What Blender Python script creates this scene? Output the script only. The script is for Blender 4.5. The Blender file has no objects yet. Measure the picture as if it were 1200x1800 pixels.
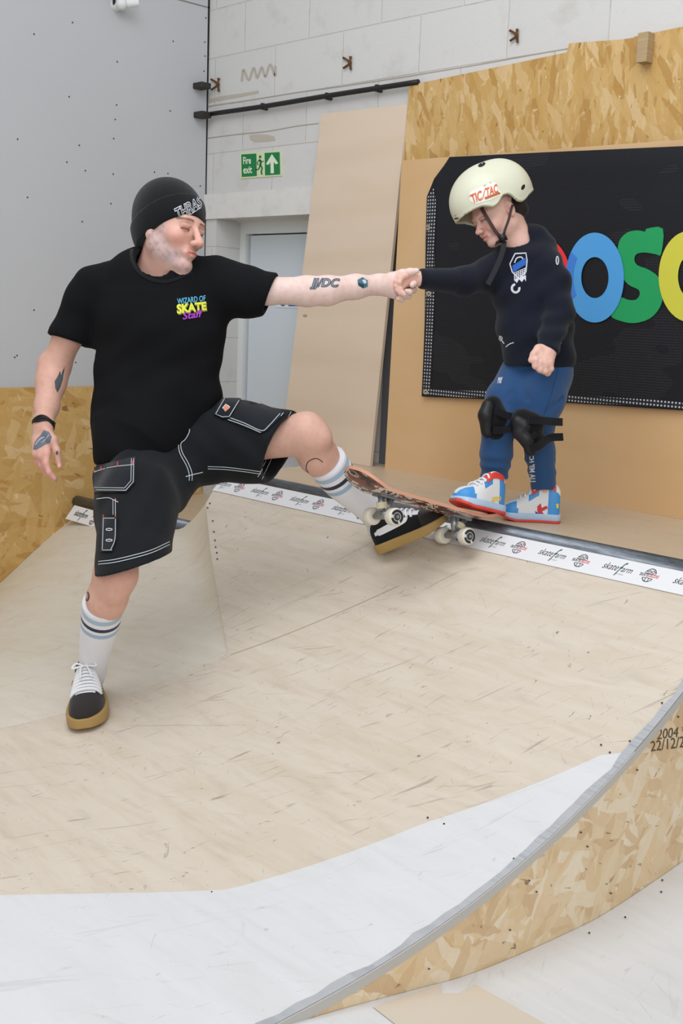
import bpy, bmesh, math, random
import numpy as np
from math import sin, cos, radians, pi, sqrt, atan, tan
from mathutils import Vector, Matrix
from mathutils.bvhtree import BVHTree
random.seed(7)
SC = bpy.context.scene
COL = SC.collection
# ------------------------------------------------------------------ camera
FPX = 2000.0
_th = atan(349.7/FPX); _yaw = radians(45.5); _ro = atan(.04)
_fh = np.array([-sin(_yaw), cos(_yaw), 0]); _r0 = np.array([cos(_yaw), sin(_yaw), 0]); _up = np.array([0, 0, 1.])
FW = _fh*cos(_th)-_up*sin(_th); _u0 = _up*cos(_th)+_fh*sin(_th)
RT = _r0*cos(_ro)+_u0*sin(_ro); UP = _u0*cos(_ro)-_r0*sin(_ro)
CAM = np.array([0, 0, 1.68])
def ray(x, y): return FW+RT*((x-600)/FPX)-UP*((y-900)/FPX)
def U(x, y, F): return CAM+ray(x, y)*F                       # a point at distance F along the view axis
def PL(x, y, ax, v):                                         # where the sight line meets the plane axis=v
    d = ray(x, y); return CAM+d*((v-CAM[ax])/d[ax])
def PLN(x, y, p0, n):
    d = ray(x, y); return CAM+d*(np.dot(np.asarray(p0)-CAM, n)/np.dot(d, n))
cd = bpy.data.cameras.new('camera'); co = bpy.data.objects.new('camera', cd); COL.objects.link(co)
cd.sensor_fit = 'VERTICAL'; cd.sensor_height = 36; cd.sensor_width = 24; cd.lens = FPX/1800*36
M = Matrix.Identity(4)
for i in range(3): M[i][0] = RT[i]; M[i][1] = UP[i]; M[i][2] = -FW[i]; M[i][3] = CAM[i]
co.matrix_world = M; SC.camera = co; cd.clip_start = .02
SC.view_settings.view_transform = 'Standard'; SC.view_settings.look = 'None'; SC.view_settings.gamma = 1
SC.view_settings.use_curve_mapping = False
# ------------------------------------------------------------------ materials
def lin(c):
    if isinstance(c, str): c = [int(c[i:i+2], 16) for i in (0, 2, 4)]
    o = []
    for v in c:
        v = v/255.; o.append(v/12.92 if v <= .04045 else ((v+.055)/1.055)**2.4)
    return (*o, 1)
class NT:
    def __init__(s, name):
        s.m = bpy.data.materials.new(name); s.m.use_nodes = True; s.t = s.m.node_tree; s.n = s.t.nodes
        s.b = s.n['Principled BSDF']
    def add(s, typ, inp=None, **kw):
        n = s.n.new(typ)
        for k, v in kw.items(): setattr(n, k, v)
        for k, v in (inp or {}).items():
            if isinstance(v, bpy.types.NodeSocket): s.t.links.new(v, n.inputs[k])
            else: n.inputs[k].default_value = v
        return n
    def ln(s, a, b): s.t.links.new(a, b)
    def ramp(s, fac, stops, interp='LINEAR'):
        r = s.add('ShaderNodeValToRGB'); r.color_ramp.interpolation = interp; e = r.color_ramp.elements
        while len(e) < len(stops): e.new(.5)
        for q, (p, c) in zip(e, stops):
            q.position = p; q.color = c if len(c) == 4 else lin(c)
        s.ln(fac, r.inputs[0]); return r.outputs[0]
    def mix(s, f, a, b, mode='MIX'):
        m = s.add('ShaderNodeMix', data_type='RGBA', blend_type=mode)
        for i, v in ((0, f), (6, a), (7, b)):
            if isinstance(v, bpy.types.NodeSocket): s.ln(v, m.inputs[i])
            else: m.inputs[i].default_value = v
        return m.outputs[2]
    def math(s, op, a, b=0, clamp=False):
        m = s.add('ShaderNodeMath', operation=op, use_clamp=clamp)
        for i, v in ((0, a), (1, b)):
            if isinstance(v, bpy.types.NodeSocket): s.ln(v, m.inputs[i])
            else: m.inputs[i].default_value = v
        return m.outputs[0]
    def uv(s, scale=(1, 1, 1), rot=0, loc=(0, 0, 0), src='UV'):
        t = s.add('ShaderNodeTexCoord'); mp = s.add('ShaderNodeMapping')
        mp.inputs['Scale'].default_value = scale; mp.inputs['Rotation'].default_value = (0, 0, rot); mp.inputs['Location'].default_value = loc
        s.ln(t.outputs[src], mp.inputs[0]); return mp.outputs[0]
    def noise(s, v, scale, detail=3, rough=.5, dist=0):
        return s.add('ShaderNodeTexNoise', {'Vector': v, 'Scale': scale, 'Detail': detail, 'Roughness': rough, 'Distortion': dist}).outputs[0]
    def voro(s, v, scale, feature='F1', rand=1):
        return s.add('ShaderNodeTexVoronoi', {'Vector': v, 'Scale': scale, 'Randomness': rand}, feature=feature)
    def col(s, c): 
        if isinstance(c, bpy.types.NodeSocket): s.ln(c, s.b.inputs['Base Color'])
        else: s.b.inputs['Base Color'].default_value = lin(c)
        return s
    def set(s, rough=None, metal=None, spec=None, bump=None, bstr=.3, bdist=.002, sheen=None, sss=None, coat=None):
        B = s.b.inputs
        if rough is not None:
            if isinstance(rough, bpy.types.NodeSocket): s.ln(rough, B['Roughness'])
            else: B['Roughness'].default_value = rough
        if metal is not None: B['Metallic'].default_value = metal
        if spec is not None: B['Specular IOR Level'].default_value = spec
        if sheen is not None: B['Sheen Weight'].default_value = sheen
        if coat is not None: B['Coat Weight'].default_value = coat
        if sss is not None:
            B['Subsurface Weight'].default_value = sss; B['Subsurface Radius'].default_value = (.012, .004, .002); B['Subsurface Scale'].default_value = 1
        if bump is not None:
            b = s.add('ShaderNodeBump', {'Height': bump, 'Strength': bstr, 'Distance': bdist}); s.ln(b.outputs[0], B['Normal'])
        return s
_flat = {}
def flat(c, rough=.6, metal=0, spec=.4, name=None):
    k = (str(c), rough, metal, spec)
    if k not in _flat: _flat[k] = NT(name or 'paint').col(c).set(rough, metal, spec).m
    return _flat[k]
def fabric(name, c, c2, scale=900, bstr=.35, rough=.9, sheen=.15, src='Object'):
    t = NT(name); v = t.uv(src=src)
    n = t.noise(v, scale, 2); big = t.noise(v, 9, 4)
    t.col(t.mix(t.math('MULTIPLY', big, .8, True), lin(c), lin(c2)))
    t.set(rough, spec=.2, sheen=sheen, bump=t.math('ADD', n, t.math('MULTIPLY', big, 3)), bstr=bstr, bdist=.003); return t.m
def osb(name, rot0=0, tone=1.0, vert=False, size=1.0):
    t = NT(name); cols = ['c9a566', 'd3b176', 'c29c5b', 'd9ba83', 'cba665', 'b68c4c', 'd0ad70', 'dfc392']
    if tone > 1: cols = ['e0c8a2', 'e7d3b0', 'd8bb92', 'eddfc4', 'e0c69c', 'd0b088', 'e5cda6', 'f0e4cc']
    base = None; H = None
    angs = [0.1, 1.1, -.6, 2.0, .55, -1.25, .3, -.2, 1.5] if not vert else [1.45, 1.75, 1.2, 1.57, 1.95, 1.35, 1.6, 1.5, 1.05]
    for k, a in enumerate(angs):
        v = t.uv((1, 1, 1), 0, (k*3.7, k*1.9, 0)); sz = size*(1.25 if k % 3 == 0 else .8 if k % 3 == 1 else 1)
        nz = t.add('ShaderNodeTexNoise', {'Vector': v, 'Scale': 17.0, 'Detail': 3.0})
        vv = t.add('ShaderNodeVectorMath', {0: nz.outputs[1], 1: (.03, .03, 0)}, operation='MULTIPLY').outputs[0]
        v2 = t.add('ShaderNodeVectorMath', {0: v, 1: vv}, operation='ADD').outputs[0]
        m0 = t.add('ShaderNodeMapping'); m0.inputs['Rotation'].default_value = (0, 0, a+rot0); t.ln(v2, m0.inputs[0])
        mp = t.add('ShaderNodeMapping'); mp.inputs['Scale'].default_value = (9/sz, 34/sz, 1); t.ln(m0.outputs[0], mp.inputs[0])
        vo = t.add('ShaderNodeTexVoronoi', {'Vector': mp.outputs[0], 'Scale': 1.0, 'Randomness': 1.0})
        sep = t.add('ShaderNodeSeparateColor', {0: vo.outputs['Color']})
        gr = t.noise(mp.outputs[0], 2.5, 4, .65)
        c = t.ramp(sep.outputs[0], [(i/8, x) for i, x in enumerate(cols)], 'CONSTANT')
        c = t.mix(t.math('MULTIPLY', gr, .42), c, lin('a27a3f' if tone <= 1 else 'cdab7c'))
        if base is None: base = c; H = sep.outputs[1]
        else:
            mask = t.math('GREATER_THAN', sep.outputs[1], .64)
            base = t.mix(t.math('MULTIPLY', mask, .82), base, c); H = t.math('MAXIMUM', t.math('MULTIPLY', mask, sep.outputs[2]), H)
    for ang, th, cc, st in ((.4, .70, '7a4f26', .75), (-.7, .71, '8a5c2e', .6), (1.3, .69, 'ead6ac', .5)):
        m0 = t.add('ShaderNodeMapping'); m0.inputs['Rotation'].default_value = (0, 0, ang); t.ln(t.uv(), m0.inputs[0])
        m1 = t.add('ShaderNodeMapping'); m1.inputs['Scale'].default_value = (13, 42, 1) if not vert else (42, 13, 1); t.ln(m0.outputs[0], m1.inputs[0])
        n = t.noise(m1.outputs[0], 1.0, 3, .6, .6); base = t.mix(t.math('MULTIPLY', t.math('MULTIPLY', t.math('SUBTRACT', n, th-.03, True), 25, True), st), base, lin(cc))
    t.col(base).set(.6, spec=.3, bump=H, bstr=.25, bdist=.0015); return t.m
def ply(name, a, b, c, rot=0, scuff=0, rough=.5, grain=1.0, white=None):
    """white: list of extra (socket builder) masks; scuff 0..1 strength of dirt marks"""
    t = NT(name)
    v = t.uv((1.2, 14*grain, 1), rot); v0 = t.uv()
    g1 = t.noise(v, 2.2, 6, .6, 1.2); g2 = t.noise(t.uv((3, 60*grain, 1), rot), 2.5, 3, .6)
    base = t.ramp(g1, [(.3, a), (.5, b), (.72, c)])
    base = t.mix(t.math('MULTIPLY', g2, .22), base, lin(c))
    big = t.noise(v0, 1.3, 3); base = t.mix(t.math('MULTIPLY', t.math('SUBTRACT', big, .45, True), 1.0), base, lin(a))
    H = g2
    if scuff:
        for k, (ang, sx, sy, th, colr, st) in enumerate(((.9, 6, 55, .665, '70675a', .65), (-.25, 12, 80, .70, '665e52', .6), (1.6, 4, 75, .675, '7b7162', .55), (.6, 26, 46, .70, '3f392f', .85), (1.15, 3, 46, .66, '857b6c', .55))):
            m0 = t.add('ShaderNodeMapping'); m0.inputs['Rotation'].default_value = (0, 0, ang+rot); m0.inputs['Location'].default_value = (k*2.3, k, 0); t.ln(v0, m0.inputs[0])
            m1 = t.add('ShaderNodeMapping'); m1.inputs['Scale'].default_value = (sx, sy, 1); t.ln(m0.outputs[0], m1.inputs[0])
            n = t.noise(m1.outputs[0], 1.0, 3, .6, 1.2)
            msk = t.math('MULTIPLY', t.math('SUBTRACT', n, th-.015, True), 13, True)
            base = t.mix(t.math('MULTIPLY', msk, st*scuff), base, lin(colr))
        vo = t.voro(v0, 7.0); d = t.math('LESS_THAN', vo.outputs['Distance'], .035); base = t.mix(t.math('MULTIPLY', d, .75*scuff), base, lin('4b443a'))
        sm = t.noise(t.uv((2, 9, 1), rot+.7), 3, 4, .6); base = t.mix(t.math('MULTIPLY', t.math('SUBTRACT', sm, .52, True), 1.3*scuff), base, lin('a2957f'))
    if white: base = white(t, base)
    t.col(base).set(rough, spec=.35, bump=H, bstr=.12, bdist=.001); return t.m
# ------------------------------------------------------------------ object helpers
def link(o, parent=None):
    COL.objects.link(o)
    if parent is not None: o.parent = parent
    return o
def tag(o, label=None, cat=None, group=None, kind=None):
    if label: o['label'] = label
    if cat: o['category'] = cat
    if group: o['group'] = group
    if kind: o['kind'] = kind
    return o
def empty(name, loc=(0, 0, 0)):
    # parts keep world coordinates: the empty marks the base
    o = bpy.data.objects.new(name, None); o.empty_display_size = .05; COL.objects.link(o); o.location = loc; return o
def mesh(name, V, F, mat, parent=None, uv=None, smooth=False, mats=None, midx=None, col=None):
    me = bpy.data.meshes.new(name); V = np.asarray(V, float)
    off = np.zeros(3)
    q = parent
    while q is not None: off = off+np.array(q.location); q = q.parent
    me.from_pydata((V-off).tolist(), [], [list(map(int, f)) for f in F])
    for m in (mats or [mat]): me.materials.append(m)
    if midx is not None: me.polygons.foreach_set('material_index', np.asarray(midx, dtype=np.int32))
    if uv is not None:
        L = me.uv_layers.new(name='uv'); li = np.zeros(len(me.loops), dtype=np.int32); me.loops.foreach_get('vertex_index', li)
        if isinstance(uv, str): ax = ['XYZ'.index(c) for c in uv]; UVv = V[:, ax]
        else: UVv = np.asarray(uv)
        L.data.foreach_set('uv', UVv[li].astype(np.float32).ravel())
    if col is not None:
        a = me.color_attributes.new('Col', 'FLOAT_COLOR', 'POINT'); c4 = np.ones((len(V), 4), np.float32); c4[:, :3] = col; a.data.foreach_set('color', c4.ravel())
    if smooth: me.polygons.foreach_set('use_smooth', [True]*len(me.polygons))
    me.update(); o = bpy.data.objects.new(name, me); return link(o, parent)
def poly3(name, P, th, mat, parent=None, uv='XZ', n=None, **k):
    """flat polygon P (3d points) thickened by th along -normal n"""
    P = np.asarray(P, float); n = np.asarray(n, float); m = len(P); Q = P-n*th
    V = np.vstack([P, Q]); F = [list(range(m)), list(range(2*m-1, m-1, -1))]+[[i, i+m, (i+1) % m+m, (i+1) % m] for i in range(m)]
    o = mesh(name, V, F, mat, parent, uv, **k); fixn(o); return o
def fixn(o):
    bm = bmesh.new(); bm.from_mesh(o.data); bmesh.ops.recalc_face_normals(bm, faces=bm.faces); bm.to_mesh(o.data); bm.free()
def bevel(o, w, seg=2):
    bm = bmesh.new(); bm.from_mesh(o.data)
    bmesh.ops.bevel(bm, geom=[e for e in bm.edges if len(e.link_faces) == 2 and e.calc_face_angle(0) > .5], offset=w, segments=seg, affect='EDGES', profile=.5)
    bm.to_mesh(o.data); bm.free(); return o
def boxm(lo, hi):
    (a, b, c), (d, e, f) = lo, hi
    V = [(a, b, c), (d, b, c), (d, e, c), (a, e, c), (a, b, f), (d, b, f), (d, e, f), (a, e, f)]
    return V, [(0, 3, 2, 1), (4, 5, 6, 7), (0, 1, 5, 4), (1, 2, 6, 5), (2, 3, 7, 6), (3, 0, 4, 7)]
def box(name, lo, hi, mat, parent=None, uv='XZ', bev=0):
    V, F = boxm(lo, hi); o = mesh(name, V, F, mat, parent, uv)
    if bev: bevel(o, bev)
    return o
def joinm(parts):
    V = []; F = []; n = 0
    for v, f in parts: V += [tuple(p) for p in v]; F += [[i+n for i in q] for q in f]; n += len(v)
    return V, F
def tube(path, rad, seg=12, caps=True):
    """round tube through 3d points; rad scalar or list. Returns V,F"""
    P = np.asarray(path, float); n = len(P); R = np.full(n, rad) if np.isscalar(rad) else np.asarray(rad)
    T = np.gradient(P, axis=0); T /= np.linalg.norm(T, axis=1)[:, None]+1e-12
    u = np.cross(T[0], [0, 0, 1]); u = np.cross(T[0], [1, 0, 0]) if np.linalg.norm(u) < .1 else u; u /= np.linalg.norm(u)
    V = []
    for i in range(n):
        u = u-T[i]*np.dot(u, T[i]); u /= np.linalg.norm(u); w = np.cross(T[i], u)
        for k in range(seg):
            a = 2*pi*k/seg; V.append(P[i]+R[i]*(cos(a)*u+sin(a)*w))
    F = [[i*seg+k, i*seg+(k+1) % seg, (i+1)*seg+(k+1) % seg, (i+1)*seg+k] for i in range(n-1) for k in range(seg)]
    if caps: F += [list(range(seg))[::-1], [(n-1)*seg+k for k in range(seg)]]
    return V, F
def cr(P, n=8, closed=False):
    """catmull-rom resample"""
    P = np.asarray(P, float); m = len(P); out = []
    rng = range(m) if closed else range(m-1)
    for i in rng:
        p0 = P[(i-1) % m] if (closed or i > 0) else 2*P[0]-P[1]; p1 = P[i]; p2 = P[(i+1) % m]; p3 = P[(i+2) % m] if (closed or i+2 < m) else 2*P[-1]-P[-2]
        for t in np.arange(n)/n: out.append(.5*((2*p1)+(-p0+p2)*t+(2*p0-5*p1+4*p2-p3)*t*t+(-p0+3*p1-3*p2+p3)*t**3))
    if not closed: out.append(P[-1])
    return np.array(out)
# ------------------------------------------------------------------ flat art: letters and shapes as meshes in the unit square
def text_art(s, bold=0., shear=0., res=3):
    c = bpy.data.curves.new('lettering', 'FONT'); c.body = s; c.size = 1; c.offset = bold; c.shear = shear; c.resolution_u = res; c.fill_mode = 'FRONT'; c.dimensions = '2D'
    o = bpy.data.objects.new('lettering', c); COL.objects.link(o); dg = bpy.context.evaluated_depsgraph_get(); dg.update()
    me = bpy.data.meshes.new_from_object(o.evaluated_get(dg)); V = np.array([v.co[:2] for v in me.vertices]); F = [list(p.vertices) for p in me.polygons]
    bpy.data.objects.remove(o); bpy.data.curves.remove(c); bpy.data.meshes.remove(me)
    lo = V.min(0); hi = V.max(0); return (V-lo)/(hi-lo), F
def poly_art(P): return np.asarray(P, float), [list(range(len(P)))]
def ring_art(cx, cy, rx, ry, w, n=40, a0=0, a1=2*pi, irx=None, iry=None):
    A = np.linspace(a0, a1, n); ix = rx-w if irx is None else irx; iy = ry-w if iry is None else iry
    V = [(cx+rx*cos(a), cy+ry*sin(a)) for a in A]+[(cx+ix*cos(a), cy+iy*sin(a)) for a in A]
    return np.array(V), [[i, i+1, n+i+1, n+i] for i in range(n-1)]
def stroke_art(P, w):
    P = np.asarray(P, float); T = np.gradient(P, axis=0); N = np.stack([-T[:, 1], T[:, 0]], 1); N /= np.linalg.norm(N, axis=1)[:, None]+1e-9
    n = len(P); V = np.vstack([P+N*w/2, P-N*w/2]); return V, [[i, i+1, n+i+1, n+i] for i in range(n-1)]
def art_join(L):
    V = np.vstack([a[0] for a in L]); F = []; n = 0
    for v, f in L: F += [[i+n for i in q] for q in f]; n += len(v)
    return V, F
def place_art(a, x0, y0, x1, y1):
    V = a[0]; lo = V.min(0); hi = V.max(0); return np.c_[x0+(V[:, 0]-lo[0])/(hi[0]-lo[0])*(x1-x0), y0+(V[:, 1]-lo[1])/(hi[1]-lo[1])*(y1-y0)], a[1]
def quad_art(a, tl, tr, br, bl):
    """map unit-square art into the pixel quad"""
    tl, tr, br, bl = map(np.array, (tl, tr, br, bl)); V = a[0]; u = V[:, :1]; v = 1-V[:, 1:]
    return (tl*(1-u)+tr*u)*(1-v)+(bl*(1-u)+br*u)*v, a[1]
def dice(a, step):
    V, F = a; bm = bmesh.new(); vs = [bm.verts.new((x, y, 0)) for x, y in V]
    for f in F:
        try: bm.faces.new([vs[i] for i in f])
        except ValueError: pass
    for ax in (0, 1):
        lo, hi = V[:, ax].min(), V[:, ax].max(); x = lo+step
        while x < hi:
            bmesh.ops.bisect_plane(bm, geom=bm.verts[:]+bm.edges[:]+bm.faces[:], plane_co=(x, 0, 0) if ax == 0 else (0, x, 0), plane_no=(1, 0, 0) if ax == 0 else (0, 1, 0)); x += step
    bmesh.ops.triangulate(bm, faces=[f for f in bm.faces if len(f.verts) > 4])
    bm.verts.index_update(); out = np.array([v.co[:2] for v in bm.verts]), [[v.index for v in f.verts] for f in bm.faces]; bm.free(); return out
def bvh(*objs):
    V = []; F = []
    for o in objs:
        n = len(V); mw = o.matrix_world if o.parent is None else None
        loc = Vector((0, 0, 0)); p = o
        while p is not None: loc = loc+p.location; p = p.parent
        V += [v.co+loc for v in o.data.vertices]; F += [[i+n for i in q.vertices] for q in o.data.polygons]
    return BVHTree.FromPolygons(V, F)
def decal(name, art, tree, mat, parent, step=4, off=.0012, maxd=None, uv=None):
    """lay pixel-space art onto the surface in front of the lens position it was traced from"""
    V, F = dice(art, step); P = []; ok = []
    c = Vector(CAM)
    for x, y in V:
        d = Vector(ray(x, y)).normalized(); h = tree.ray_cast(c, d)
        if h[0] is None: P.append((0, 0, 0)); ok.append(False); continue
        n = h[1] if h[1].dot(d) < 0 else -h[1]; P.append(h[0]+n*off*.6-d*off*.6); ok.append(True)
    P = np.array([tuple(p) for p in P]); G = []
    for f in F:
        if all(ok[i] for i in f):
            q = P[f]; e = max(np.linalg.norm(q[i]-q[i-1]) for i in range(len(f)))
            if e < (maxd or step/FPX*4*4): G.append(f)
    if not G: print('EMPTY DECAL', name); return None
    used = sorted({i for f in G for i in f}); mp = {u: i for i, u in enumerate(used)}
    return mesh(name, P[used], [[mp[i] for i in f] for f in G], mat, parent, uv=uv, smooth=True)
def on_plane(name, art, p0, n, mat, parent, off=.001, th=None):
    V, F = art; n = np.asarray(n, float); P = np.array([PLN(x, y, p0, n) for x, y in V])+n*off
    return mesh(name, P, F, mat, parent)
# ------------------------------------------------------------------ smooth solids by signed distance and surface nets
class Field:
    def __init__(s, lo, hi, h):
        s.lo = np.array(lo, float); s.h = h; s.n = np.ceil((np.array(hi)-s.lo)/h).astype(int)+1; s.a = np.full(s.n, 1e3, np.float32)
    def sub(s, lo, hi):
        i0 = np.clip(np.floor((lo-s.lo)/s.h).astype(int), 0, s.n-1); i1 = np.clip(np.ceil((hi-s.lo)/s.h).astype(int)+1, 1, s.n)
        ax = [(s.lo[k]+s.h*np.arange(i0[k], i1[k])).astype(np.float32) for k in range(3)]
        G = np.stack(np.meshgrid(*ax, indexing='ij'), -1); return tuple(slice(a, b) for a, b in zip(i0, i1)), G
    def op(s, prim, k=.01, mode='add', wob=None):
        f, lo, hi = prim; m = k+3*s.h; sl, G = s.sub(lo-m, hi+m)
        if G.size == 0: return s
        d = f(G)
        if wob is not None: d = d+wob(G)
        a = s.a[sl]
        if mode == 'add': hh = np.clip(.5+.5*(a-d)/k, 0, 1) if k > 0 else (d < a)*1.; r = a+(d-a)*hh-(k*hh*(1-hh) if k > 0 else 0)
        elif mode == 'cut': b = -d; hh = np.clip(.5-.5*(a-b)/max(k, 1e-6), 0, 1); r = a+(b-a)*hh+k*hh*(1-hh)
        s.a[sl] = np.minimum(r, 1e3) if mode == 'add' else r
        return s
    def nets(s):
        a = s.a; b = a < 0; n = np.array(a.shape)-1
        cnt = np.zeros(n, np.int8)
        for dx in (0, 1):
            for dy in (0, 1):
                for dz in (0, 1): cnt += b[dx:n[0]+dx, dy:n[1]+dy, dz:n[2]+dz]
        I = np.argwhere((cnt > 0) & (cnt < 8)); idx = -np.ones(n, np.int32); idx[I[:, 0], I[:, 1], I[:, 2]] = np.arange(len(I))
        C = [(x, y, z) for x in (0, 1) for y in (0, 1) for z in (0, 1)]; val = {c: a[I[:, 0]+c[0], I[:, 1]+c[1], I[:, 2]+c[2]] for c in C}
        acc = np.zeros((len(I), 3)); w = np.zeros(len(I))
        for p in C:
            for q in C:
                if p < q and sum(abs(u-v) for u, v in zip(p, q)) == 1:
                    A, B = val[p], val[q]; m = (A < 0) != (B < 0); t = np.where(m, A/(A-B+1e-20), 0)[:, None]
                    t = np.clip(t, 0, 1); acc += np.where(m[:, None], np.array(p)+(np.array(q)-np.array(p))*t, 0); w += m
        V = s.lo+s.h*(I+acc/w[:, None]); Q = []
        for ax in range(3):
            sh = [slice(0, None)]*3; s0 = list(sh); s1 = list(sh); s0[ax] = slice(0, -1); s1[ax] = slice(1, None)
            A, B = b[tuple(s0)], b[tuple(s1)]; E = np.argwhere(A != B); o1, o2 = (ax+1) % 3, (ax+2) % 3
            E = E[(E[:, o1] > 0) & (E[:, o2] > 0) & (E[:, o1] < n[o1]) & (E[:, o2] < n[o2])]
            e1 = np.eye(3, dtype=int)[o1]; e2 = np.eye(3, dtype=int)[o2]
            g = lambda k: idx[k[:, 0], k[:, 1], k[:, 2]]
            q = np.stack([g(E-e1-e2), g(E-e2), g(E), g(E-e1)], 1); fl = A[E[:, 0], E[:, 1], E[:, 2]]
            q = np.where(fl[:, None], q, q[:, ::-1]); Q.append(q[(q >= 0).all(1)])
        return V, np.vstack(Q)
def smooth_mesh(V, Q, it=2, lam=.5):
    V = V.copy(); n = len(V)
    E = np.vstack([Q[:, [0, 1]], Q[:, [1, 2]], Q[:, [2, 3]], Q[:, [3, 0]]])
    for _ in range(it):
        acc = np.zeros_like(V); w = np.zeros(n); np.add.at(acc, E[:, 0], V[E[:, 1]]); np.add.at(w, E[:, 0], 1); np.add.at(acc, E[:, 1], V[E[:, 0]]); np.add.at(w, E[:, 1], 1)
        V = V+lam*(acc/np.maximum(w, 1)[:, None]-V)
    return V
def A3(*p): return np.array(p, float)
def cone(a, b, ra, rb, flat=None, ratio=1.):
    """round cone a->b; flat = direction in which the section is squashed by ratio"""
    a = np.asarray(a, float); b = np.asarray(b, float); ab = b-a; L2 = max(ab@ab, 1e-12); R = max(ra, rb)*1.05
    fl = None
    if flat is not None:
        fl = np.asarray(flat, float); t = ab/sqrt(L2); fl = fl-t*(fl@t); fl /= np.linalg.norm(fl)
    def f(P):
        q = P-a.astype(np.float32); t = np.clip((q@ab.astype(np.float32))/L2, 0, 1); d = q-t[..., None]*ab.astype(np.float32); r = ra+(rb-ra)*t
        if fl is not None:
            s = d@fl.astype(np.float32); d2 = (d*d).sum(-1); s2 = s*s; rr = np.sqrt(np.maximum(d2-s2+s2/ratio**2, 1e-12)); k = np.sqrt(np.maximum(d2, 1e-12))/rr
            return (rr-r)*np.clip(k, min(ratio, 1), max(1, ratio))
        return np.sqrt((d*d).sum(-1))-r
    return f, np.minimum(a, b)-R*max(1, ratio), np.maximum(a, b)+R*max(1, ratio)
def chain(F, pts, rads, k=.01, flat=None, ratio=1., n=1):
    P = cr(pts, n) if n > 1 else np.asarray(pts); 
    R = np.interp(np.linspace(0, 1, len(P)), np.linspace(0, 1, len(rads)), rads)
    for i in range(len(P)-1): F.op(cone(P[i], P[i+1], R[i], R[i+1], flat, ratio), k if i == 0 else min(k, .006 if n > 1 else k))
def ell(c, r, Rm=None):
    c = np.asarray(c, float); r = np.asarray(r, float); Rm = np.eye(3) if Rm is None else np.asarray(Rm)
    def f(P):
        q = (P-c.astype(np.float32))@Rm.astype(np.float32); k0 = np.sqrt(((q/r)**2).sum(-1)); k1 = np.sqrt(((q/(r*r))**2).sum(-1)); return np.where(k1 > 1e-9, k0*(k0-1)/np.maximum(k1, 1e-9), -r.min())
    m = r.max(); return f, c-m, c+m
def rbox(c, r, Rm=None, rnd=.01):
    c = np.asarray(c, float); r = np.asarray(r, float)-rnd; Rm = np.eye(3) if Rm is None else np.asarray(Rm)
    def f(P):
        q = np.abs((P-c.astype(np.float32))@Rm.astype(np.float32))-r; return np.sqrt((np.maximum(q, 0)**2).sum(-1))+np.minimum(q.max(-1), 0)-rnd
    m = np.linalg.norm(r+rnd); return f, c-m, c+m
def half(p, n, lo, hi):
    p = np.asarray(p, np.float32); n = np.asarray(n, np.float32); n = n/np.linalg.norm(n); return (lambda P: -((P-p)@n)), np.asarray(lo, float), np.asarray(hi, float)
def basis(f, u):
    """columns: forward, left, up"""
    f = np.asarray(f, float); f = f/np.linalg.norm(f); u = np.asarray(u, float); u = u-f*(f@u); u /= np.linalg.norm(u); return np.stack([f, np.cross(u, f), u], 1)
VR = RT; VU = UP; VF = FW      # picture right / up / away, as world directions, used only to pose figures

def bridge(pieces, links):
    """join separately meshed body regions into one continuous skin: links = [(piece a, piece b, point)]"""
    Vs = [p[0] for p in pieces]; off = np.cumsum([0]+[len(v) for v in Vs]); V = np.vstack(Vs); Qs = [p[1]+off[i] for i, p in enumerate(pieces)]; extra = []
    for a, b, pt in links:
        ca = V[Qs[a]].mean(1); i = int(np.argmin(((ca-pt)**2).sum(1))); qa = Qs[a][i]
        cb = V[Qs[b]].mean(1); j = int(np.argmin(((cb-ca[i])**2).sum(1))); qb = Qs[b][j][::-1]
        k = min(range(4), key=lambda r_: ((V[qa]-V[np.roll(qb, r_)])**2).sum()); qb = np.roll(qb, k)
        Qs[a] = np.delete(Qs[a], i, 0); Qs[b] = np.delete(Qs[b], j, 0)
        for n in range(4): extra.append([qa[n], qa[(n+1) % 4], qb[(n+1) % 4], qb[n]])
    return V, np.vstack(Qs+[np.array(extra)])
def keep_main(V, Q):
    """drop stray islands"""
    n = len(V); lab = np.arange(n)
    while True:
        m = lab[Q].min(1); new = lab.copy(); np.minimum.at(new, Q.ravel(), np.repeat(m, 4)); new = new[new]
        if (new == lab).all(): break
        lab = new
    u, c = np.unique(lab[Q[:, 0]], return_counts=True); Q = Q[lab[Q[:, 0]] == u[c.argmax()]]; used = np.unique(Q); mp = -np.ones(n, int); mp[used] = np.arange(len(used)); return V[used], mp[Q]
# ================================================================== room
YW = 3.60; XL = -4.72; XE = -1.30; ZD = 1.035; R0 = 2.5; Y0 = 1.25; Z0 = .488
def arcz(y): return Z0 if y < Y0 else Z0+R0-sqrt(max(R0*R0-(y-Y0)**2, 0))
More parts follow.
